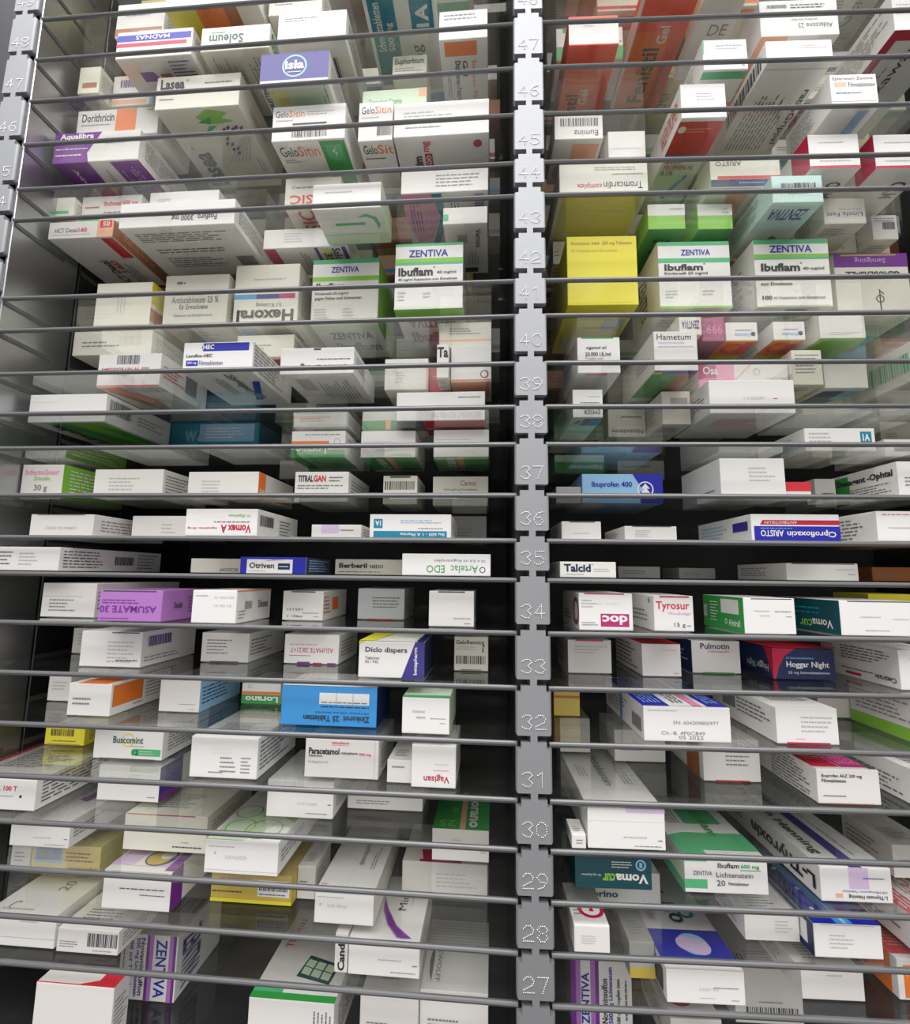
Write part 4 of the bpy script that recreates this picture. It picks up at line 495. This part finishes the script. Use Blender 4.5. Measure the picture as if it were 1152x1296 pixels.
B(28,'R',867,972,1086,1131,'white box with bright green fading on its top','wh',[p('F',0,.12,.27,.38,'mg'),p('F',0,.88,.27,1,'mg'),t('F','ZENTIVA',.1,.5,.33,.62,'dt',0,0),t('F','Ibuflam',.4,.72,.66,.86,'k',0,1),t('F','600 mg',.68,.7,.9,.84,'gr',0,1),p('F',.67,.66,.92,.68,'gr'),t('F','Lichtenstein',.38,.46,.82,.6,'k',0,0),t('F','20',.38,.22,.48,.38,'k',0,0),t('F','Filmtabletten',.52,.25,.76,.33,'k',0,1),g('T',[(0,.1),(1,.1),(1,.35),(.2,.35),(0,.3)],'mg'),p('T',0,0,.3,.1,'mg'),p('T',.35,.5,.85,.9,'mg'),f('T',.1,.5,.3,.9,4,'g',1),t('T','Ibuflam',.55,.3,.68,.75,'gr',270,1),p('L',.0,.3,1,.7,'pg'),p('L',.6,0,1,.3,'mg')],.26)
B(28,'R',1039,1129,1098,1142,'long white box with violet stripe along its top','wh',[p('F',.4,.38,.68,1,'ll'),t('F','L-Thyroxin Henning',.38,.1,.92,.24,'k',180,1),p('F',.2,.12,.3,.24,'pe'),t('F','100 Mikrogramm Tabletten',.3,.28,.92,.36,'in_',180,0),f('F',.6,.66,.9,.74,1,'in_'),p('T',.42,0,.6,1,'in_'),t('T','L-Thyroxin Henning',.1,.1,.3,.9,'k',270,1),f('T',.7,.1,.75,.5,1,'g',1),t('L','L-Thyroxin',.45,.2,.97,.75,'k',180,2),f('L',.1,.3,.4,.6,1,'k')],.42)
B(28,'R',1131,1190,1070,1112,'white box half hidden at the right frame edge','w',[],.14,1)
B(27,'R',729,836,1104,1147,'greyish white box with dark blue lettering','w',[t('F','Vaprino',.05,.2,.5,.46,'nb',0,2),f('F',.12,.08,.5,.14,1,'lg'),t('F','12 Hartkapseln',.68,.06,.96,.14,'g',0,0)],.16,1)
B(27,'R',727,772,1171,1207,'white box with red ring mark on its top','w',[f('F',.2,.3,.78,.65,4,'lg'),d('T',.62,.35,.2,'hp',.14),g('T',[(.55,.3),(.7,.3),(.65,.42)],'hp'),f('T',.1,.2,.4,.5,3)],.16)
B(27,'R',943,1012,1157,1191,'pale box behind the blue-topped one','w',[f('F',.55,.3,.9,.8,4,'lg')],.12,1)
B(27,'R',1031,1117,1170,1213,'white box with deep blue starry top','wh',[f('F',.22,.25,.58,.72,4,'lg'),p('F',.1,.96,.9,.98,'lg'),p('T',0,0,1,1,'nb'),g('T',[(0,0),(1,0),(.8,.4),(.5,.7),(.2,.3)],'b'),g('T',[(.35,0),(.6,0),(.45,.5),(.3,.9),(.3,.4)],'sb'),g('T',[(.45,0),(.52,0),(.4,.4),(.36,.5)],'lb'),*[d('T',x,y,.012,'wh') for x,y in ((.2,.12),(.3,.3),(.25,.5),(.7,.2),(.6,.4),(.15,.7))],p('L',0,0,1,1,'nb'),p('L',.55,.2,.95,.85,'wh'),bc('L',.6,.3,.9,.75,0,'gy')],.34)
B(27,'R',1166,1230,1168,1216,'red and white box above the orange one','wh',[p('T',0,0,.4,1,'r'),f('T',.05,.1,.35,.9,2,'wh',1),f('T',.5,.1,.9,.9,4,'g',1),t('T','NOVA',.6,.1,.9,.5,'r',270,1),f('L',.2,.1,.9,.9,7,'k')],.36)
B(26,'R',844,943,1228,1271,'white box with bright blue top and pale picture','wh',[t('F','05-2023',.42,.4,.66,.48,'lg',180,0),f('F',.42,.16,.62,.22,1,'lg'),f('F',.6,.46,.92,.54,1),f('F',.82,.12,.92,.18,1),p('T',0,.0,1,.08,'wh'),p('T',0,.04,1,.32,'b'),d('T',.55,.2,.09,'lb'),d('T',.6,.18,.07,'ll'),d('T',.45,.2,.06,'ll'),t('T','ax 1.0',.42,.38,.62,.85,'nb',270,1),d('T',.7,.48,.05,'t',.03),f('T',.1,.4,.2,.8,3,'g',1),p('L',.6,.1,.95,.8,'nb'),f('L',.1,.2,.5,.6,2)],.32)
B(26,'R',797,829,1192,1238,'narrow dim box with yellow lower edge','gy',[p('F',0,0,1,.3,'gold')],.12,1)
B(26,'R',1015,1094,1228,1266,'pale box with pink tint low behind the blue-topped one','w',[f('F',.4,.75,.65,.9,1,'lg')],.16)
B(26,'R',1137,1210,1212,1267,'orange-red box with white corner and slanted sides','wh',[p('F',.1,.05,1,.85,'o'),t('F','NICORETTE',.15,.58,.95,.75,'wh',0,1),t('F','20 Filmtabletten',.2,.1,.8,.2,'wh',0,0),p('T',0,.04,1,1,'r'),f('T',.1,.1,.9,.9,3,'pe'),p('L',.0,.0,.95,1,'o'),bc('L',.3,.1,.75,.5)],.3)
B(25,'R',723,800,1215,1298,'tall white box with purple edge and vertical lettering','wh',[p('F',0,0,.16,1,'lp'),p('F',0,0,.08,1,'p'),p('F',.32,0,.46,1,'lp'),p('F',.4,0,.46,1,'p'),t('F','ZENTIVA',.17,.02,.3,.8,'b',90,1),t('F','Novaminsulfon',.5,.04,.6,.72,'k',90),t('F','500 mg Lichtenstein',.61,.04,.7,.9,'b',90),t('F','100 ml Tropfen zum',.74,.04,.82,.72,'k',90),f('F',.86,.1,.94,.7,1,'k',1)],.16)
B(25,'R',930,1016,1226,1296,'tall pale box with wide barcode along its lower edge','w',[bc('F',.16,.06,.92,.3),f('F',.35,.36,.7,.42,1),t('T','100',.0,.1,.25,.2,'k',0,0),f('T',.3,.05,.8,.25,3,'g')],.2)
B(25,'R',850,915,1290,1350,'box with red ring mark below the blue-topped one','w',[d('T',.35,.3,.15,'hp',.1)],.18)


def face_map(F, w, h, L):
    def m(u, v, off):
        if F == 'F': return (-w/2+u*w, -off, v*h)
        if F == 'B': return (-w/2+u*w, L*(1-v), -off)
        if F == 'T': return (-w/2+u*w, L*v, h+off)
        if F == 'L': return (-w/2-off, L*(1-u), v*h)
        return (w/2+off, L*u, v*h)
    return m
def dims(F, w, h, L): return {'F': (w, h), 'B': (w, L), 'T': (w, L), 'L': (L, h), 'R': (L, h)}[F]
NAMES = {'t': 'lettering', 'p': 'colour_panel', 'f': 'fine_print', 'b': 'barcode', 'g': 'colour_panel', 'd': 'round_emblem'}
def add_print(root, it, w, h, L, order):
    kind, F = it[0], it[1]
    mp = face_map(F, w, h, L); fu, fv = dims(F, w, h, L)
    off = (.00012 if kind in 'pgd' else .00030)+.00004*min(order, 14)
    vs, fs = [], []
    def quad(a, b, c, d_):
        n = len(vs); vs.extend(mp(*q, off) for q in ((a, b), (c, b), (c, d_), (a, d_))); fs.append((n, n+1, n+2, n+3))
    if kind == 't':
        _, _, s, a, b, c, d_, col, rot, bold = it
        tv, tf = text_verts(s, bold)
        for (x, y) in tv:
            if rot == 180: x, y = 1-x, 1-y
            elif rot == 90: x, y = 1-y, x          # reads upwards
            elif rot == 270: x, y = y, 1-x         # reads downwards
            vs.append(mp(a+x*(c-a), b+y*(d_-b), off))
        fs = tf
    elif kind == 'p':
        _, _, a, b, c, d_, col = it; quad(a, b, c, d_)
    elif kind == 'g':
        _, _, pts, col = it; vs = [mp(x, y, off) for x, y in pts]; fs = [tuple(range(len(pts)))]
    elif kind == 'd':
        _, _, x, y, r, col, ri = it; n = 28
        ru, rv = r*fv/fu, r
        ring = [(x+ru*math.cos(6.2832*i/n), y+rv*math.sin(6.2832*i/n)) for i in range(n)]
        if ri:
            q = ri/r
            inn = [(x+ru*q*math.cos(6.2832*i/n), y+rv*q*math.sin(6.2832*i/n)) for i in range(n)]
            vs = [mp(*z_, off) for z_ in ring+inn]; fs = [(i, (i+1) % n, n+(i+1) % n, n+i) for i in range(n)]
        else:
            vs = [mp(*z_, off) for z_ in ring]; fs = [tuple(range(n))]
    elif kind == 'f':
        _, _, a, b, c, d_, n, col, ver = it
        if col == 'k': col = 'fk'
        n = max(n, round(((c-a)*fu if ver else (d_-b)*fv)/.0034))
        for i in range(n):
            lo, hi = (i+.33)/n, (i+.67)/n
            x = 0.0; end = random.uniform(.6, 1.0) if n > 1 else 1
            while x < end:
                l = min(random.uniform(.05, .16), end-x)
                if ver: quad(a+(c-a)*lo, b+(d_-b)*x, a+(c-a)*hi, b+(d_-b)*(x+l))
                else: quad(a+(c-a)*x, b+(d_-b)*lo, a+(c-a)*(x+l), b+(d_-b)*hi)
                x += l+.025
    elif kind == 'b':
        _, _, a, b, c, d_, ver, col = it
        x = 0
        while x < 1:
            l = random.choice((.014, .014, .028, .04)); l = min(l, 1-x)
            if ver: quad(a, b+(d_-b)*x, c, b+(d_-b)*(x+l))
            else: quad(a+(c-a)*x, b, a+(c-a)*(x+l), d_)
            x += l+random.choice((.014, .022, .03))
    me = bpy.data.meshes.new('print'); me.from_pydata(vs, [], fs)
    return link(NAMES[kind], me, card(col), root)

from collections import defaultdict
rows = defaultdict(list)
PLACED = []
for i, s in enumerate(SPECS):
    rows[(s[0], s[1])].append(i)
for i, (k, bn, xl, xr, yt, yb, desc, col, pr, L, back, rot) in enumerate(SPECS):
    bay = BAY[bn]; zt = Z[k]+GT/2+.0020
    xm = (xl+xr)/2
    ly = yb if yb < 2 else bay.on_shelf(xm, yb, zt)
    ly = max(.004, ly)
    ab = [q for q in SHELVES if q > k]; ceil = Z[ab[-1]]-GT/2-.003 if ab else 9
    ym = (yt + (yb if yb >= 2 else yt+30))/2
    a, _ = bay.on_plane(xl, ym, ly); b_, _ = bay.on_plane(xr, ym, ly); _, zt2 = bay.on_plane(xm, yt, ly)
    if zt2 > ceil:
        print('CLAMP', k, bn, desc, 'need %.4f have %.4f ly %.3f' % (zt2-zt, ceil-zt, ly)); zt2 = ceil
    L = min(L, DEPTH-ly)
    PLACED.append([k, bn, a, b_, ly, L, zt, zt2])
for i, P in enumerate(PLACED):                # keep neighbours on one shelf apart
    for j, Q in enumerate(PLACED):
        if i == j or P[0] != Q[0] or P[1] != Q[1]: continue
        ox = min(P[3], Q[3])-max(P[2], Q[2]); oy = min(P[4]+P[5], Q[4]+Q[5])-max(P[4], Q[4])
        if ox > -.001 and oy > -.001 and P[4] <= Q[4]:
            if ox < .034 and Q[4]-P[4] > .03:
                if P[2] < Q[2]: Q[2] += ox+.002
                else: Q[3] -= ox+.002
            elif Q[4]-P[4] > .05: P[5] = Q[4]-P[4]-.006; print('SHORTEN', SPECS[i][6], '%.3f' % P[5])
            elif ox < .02:
                if P[2] < Q[2]: P[3] -= ox/2+.001; Q[2] += ox/2+.001
                else: Q[3] -= ox/2+.001; P[2] += ox/2+.001
            else: print('OVERLAP', P[0], P[1], SPECS[i][6], '|', SPECS[j][6], '%.3f %.3f' % (ox, oy))
# boxes standing far back on the upper shelves, seen only through the glass
CN = {'c': 'cream', 'w': 'white', 'pe': 'peach', 'cr': 'ivory', 'lgold': 'straw yellow', 'pg': 'pale green', 'br': 'brown', 'bg': 'bluish grey', 'gy': 'grey', 'lb': 'pale blue'}
rf = random.Random(11)
NF = len(SPECS); used = set(); cnt = {}
for k in (53, 52, 51, 50, 49, 48, 47, 46, 45, 44, 43, 41, 40, 39, 38):
    for bn in 'LR':
        x = LW+.10+rf.uniform(0, .08) if bn == 'L' else .06+rf.uniform(0, .05)
        end = -.06 if bn == 'L' else RW-.1
        while x < end:
            w_ = rf.uniform(.09, .19); ly = rf.uniform(.36, .44) if k < 48 else rf.uniform(.14, .3) if k > 49 else rf.uniform(.32, .4)
            L_ = min(rf.uniform(.14, .3), DEPTH-ly-.02)
            c_ = rf.choice(['c', 'w', 'w', 'cr', 'pe', 'lgold', 'pg', 'br', 'bg', 'gy', 'lb', 'c', 'cr'])
            x1 = min(x+w_, end)
            ok = x1-x > .07 and rf.random() < (.9 if k > 42 else .5)
            for Q in PLACED:
                if Q[0] == k and Q[1] == bn and min(x1, Q[3])-max(x, Q[2]) > -.004 and min(ly+L_, Q[4]+Q[5])-max(ly, Q[4]) > -.004: ok = False
            if ok:
                nx = [q for q in SHELVES if q > k]
                hmax = (Z[nx[-1]] if nx else 2.42)-Z[k]-GT-.01
                h_ = min(hmax, rf.uniform(.05, .085))
                bar = rf.choice(['in_', 'hp', 'mg', 'o', 'gy', 'sb'])
                pr_ = [t('B', rf.choice(['50 mg', 'N3', 'Gel', '20 St', '100 ml']), .15, .55, .6, .8, 'g', rf.choice([0, 90, 180]), 0), f('B', .15, .15, .8, .45, 4)]
                if rf.random() < .6: pr_.insert(0, p('B', 0, .82, 1, .95, bar))
                if rf.random() < .5: pr_.append(p('F', 0, .1, 1, .3, bar))
                sd = 'left' if bn == 'L' else 'right'
                fronts = [q for q in rows[(k, bn)] if q not in used]
                cnt[(k, bn)] = cnt.get((k, bn), -1)+1
                NW = {49: 'forty-nine', 48: 'forty-eight', 47: 'forty-seven', 46: 'forty-six', 45: 'forty-five', 44: 'forty-four', 42: 'forty-two', 41: 'forty-one', 40: 'forty', 39: 'thirty-nine'}
                lb_ = ''
                if k < 49 and fronts:
                    q = min(fronts, key=lambda q: abs(PLACED[q][2]+PLACED[q][3]-x-x1)); used.add(q)
                    lb_ = 'dim %s box behind the %s' % (CN[c_], SPECS[q][6])
                if not lb_ or len(lb_.split()) > 16:
                    if k > 48: lb_ = 'dim %s box, %s from left, %s above number 48, %s bay' % (CN[c_], ORD[cnt[(k, bn)]], {49: 'one shelf', 50: 'two shelves', 51: 'three shelves', 52: 'four shelves', 53: 'five shelves'}[k], sd)
                    else: lb_ = 'dim %s box, %s from left at the back of %s row %s' % (CN[c_], ORD[cnt[(k, bn)]], sd, NW[{41: 42, 43: 44}.get(k, k+1)])
                SPECS.append((k, bn, 0, 0, 0, 0, lb_, c_, pr_, L_, 2, 0))
                zt = Z[k]+GT/2+.0020
                PLACED.append([k, bn, x, x1, ly, L_, zt, zt+h_])
            x = x1+rf.uniform(.012, .05)
seen = {}
for i, (k, bn, xl, xr, yt, yb, desc, col, pr, L, back, rot) in enumerate(SPECS):
    _, _, a, b_, ly, L, zt, zt2 = PLACED[i]
    bay = BAY[bn]
    w, h, L = (b_-a)*S, (zt2-zt)*S, L*S
    loc = bay.world((a+b_)/2, ly, zt)
    me = box_me(-w/2, w/2, 0, L, 0, h, .00045, 2)
    root = link('medicine_box', me, card(col), None, loc, bay.rz+math.radians(rot))
    row = str(k+1) if k not in (41, 43) else {41: '42', 43: '44'}[k]
    fr = sorted([q for q in rows[(k, bn)] if not SPECS[q][10]], key=lambda q: SPECS[q][2]+SPECS[q][3])
    side = 'left' if bn == 'L' else 'right'
    lab = '%s, set back in %s row %s' % (desc, side, row) if back else '%s, %s from left in %s row %s' % (desc, ORD[fr.index(i)], side, row)
    if back == 2: lab = desc
    if len(lab.split()) > 16: lab = '%s in %s row %s' % (desc, side, row)
    if lab in seen: print('DUPLABEL', lab)
    if not 4 <= len(lab.split()) <= 16: print('LABEL LENGTH', len(lab.split()), lab)
    seen[lab] = 1
    prop(root, lab, 'box', 'medicine boxes in row %s of the %s bay' % (row, side) if k < 49 else 'dim boxes on the highest shelves of the %s bay' % side)
    # tuck flap at the front end: a slightly raised sheet with a slit above it
    fl = box_me(-w/2+.0009, w/2-.0009, -.00010, .0002, .0006, h-.0010)
    link('end_flap', fl, card(col), root)
    sidef = 'R' if bn == 'L' else 'L'
    faces = {q[1] for q in pr}
    if 'F' not in faces: pr = pr+[f('F', .12, .3, .62, .6, 2)]
    if sidef not in faces: pr = pr+[f(sidef, .1, .2, .75, .8, 4)]
    if 'B' not in faces and k >= 36: pr = pr+[f('B', .12, .55, .8, .85, 4), f('B', .12, .2, .6, .4, 2)]
    if 'T' not in faces and k <= 33: pr = pr+[f('T', .2, .15, .8, .5, 3)]
    for n_, it in enumerate(pr): add_print(root, it, w, h, L, n_)
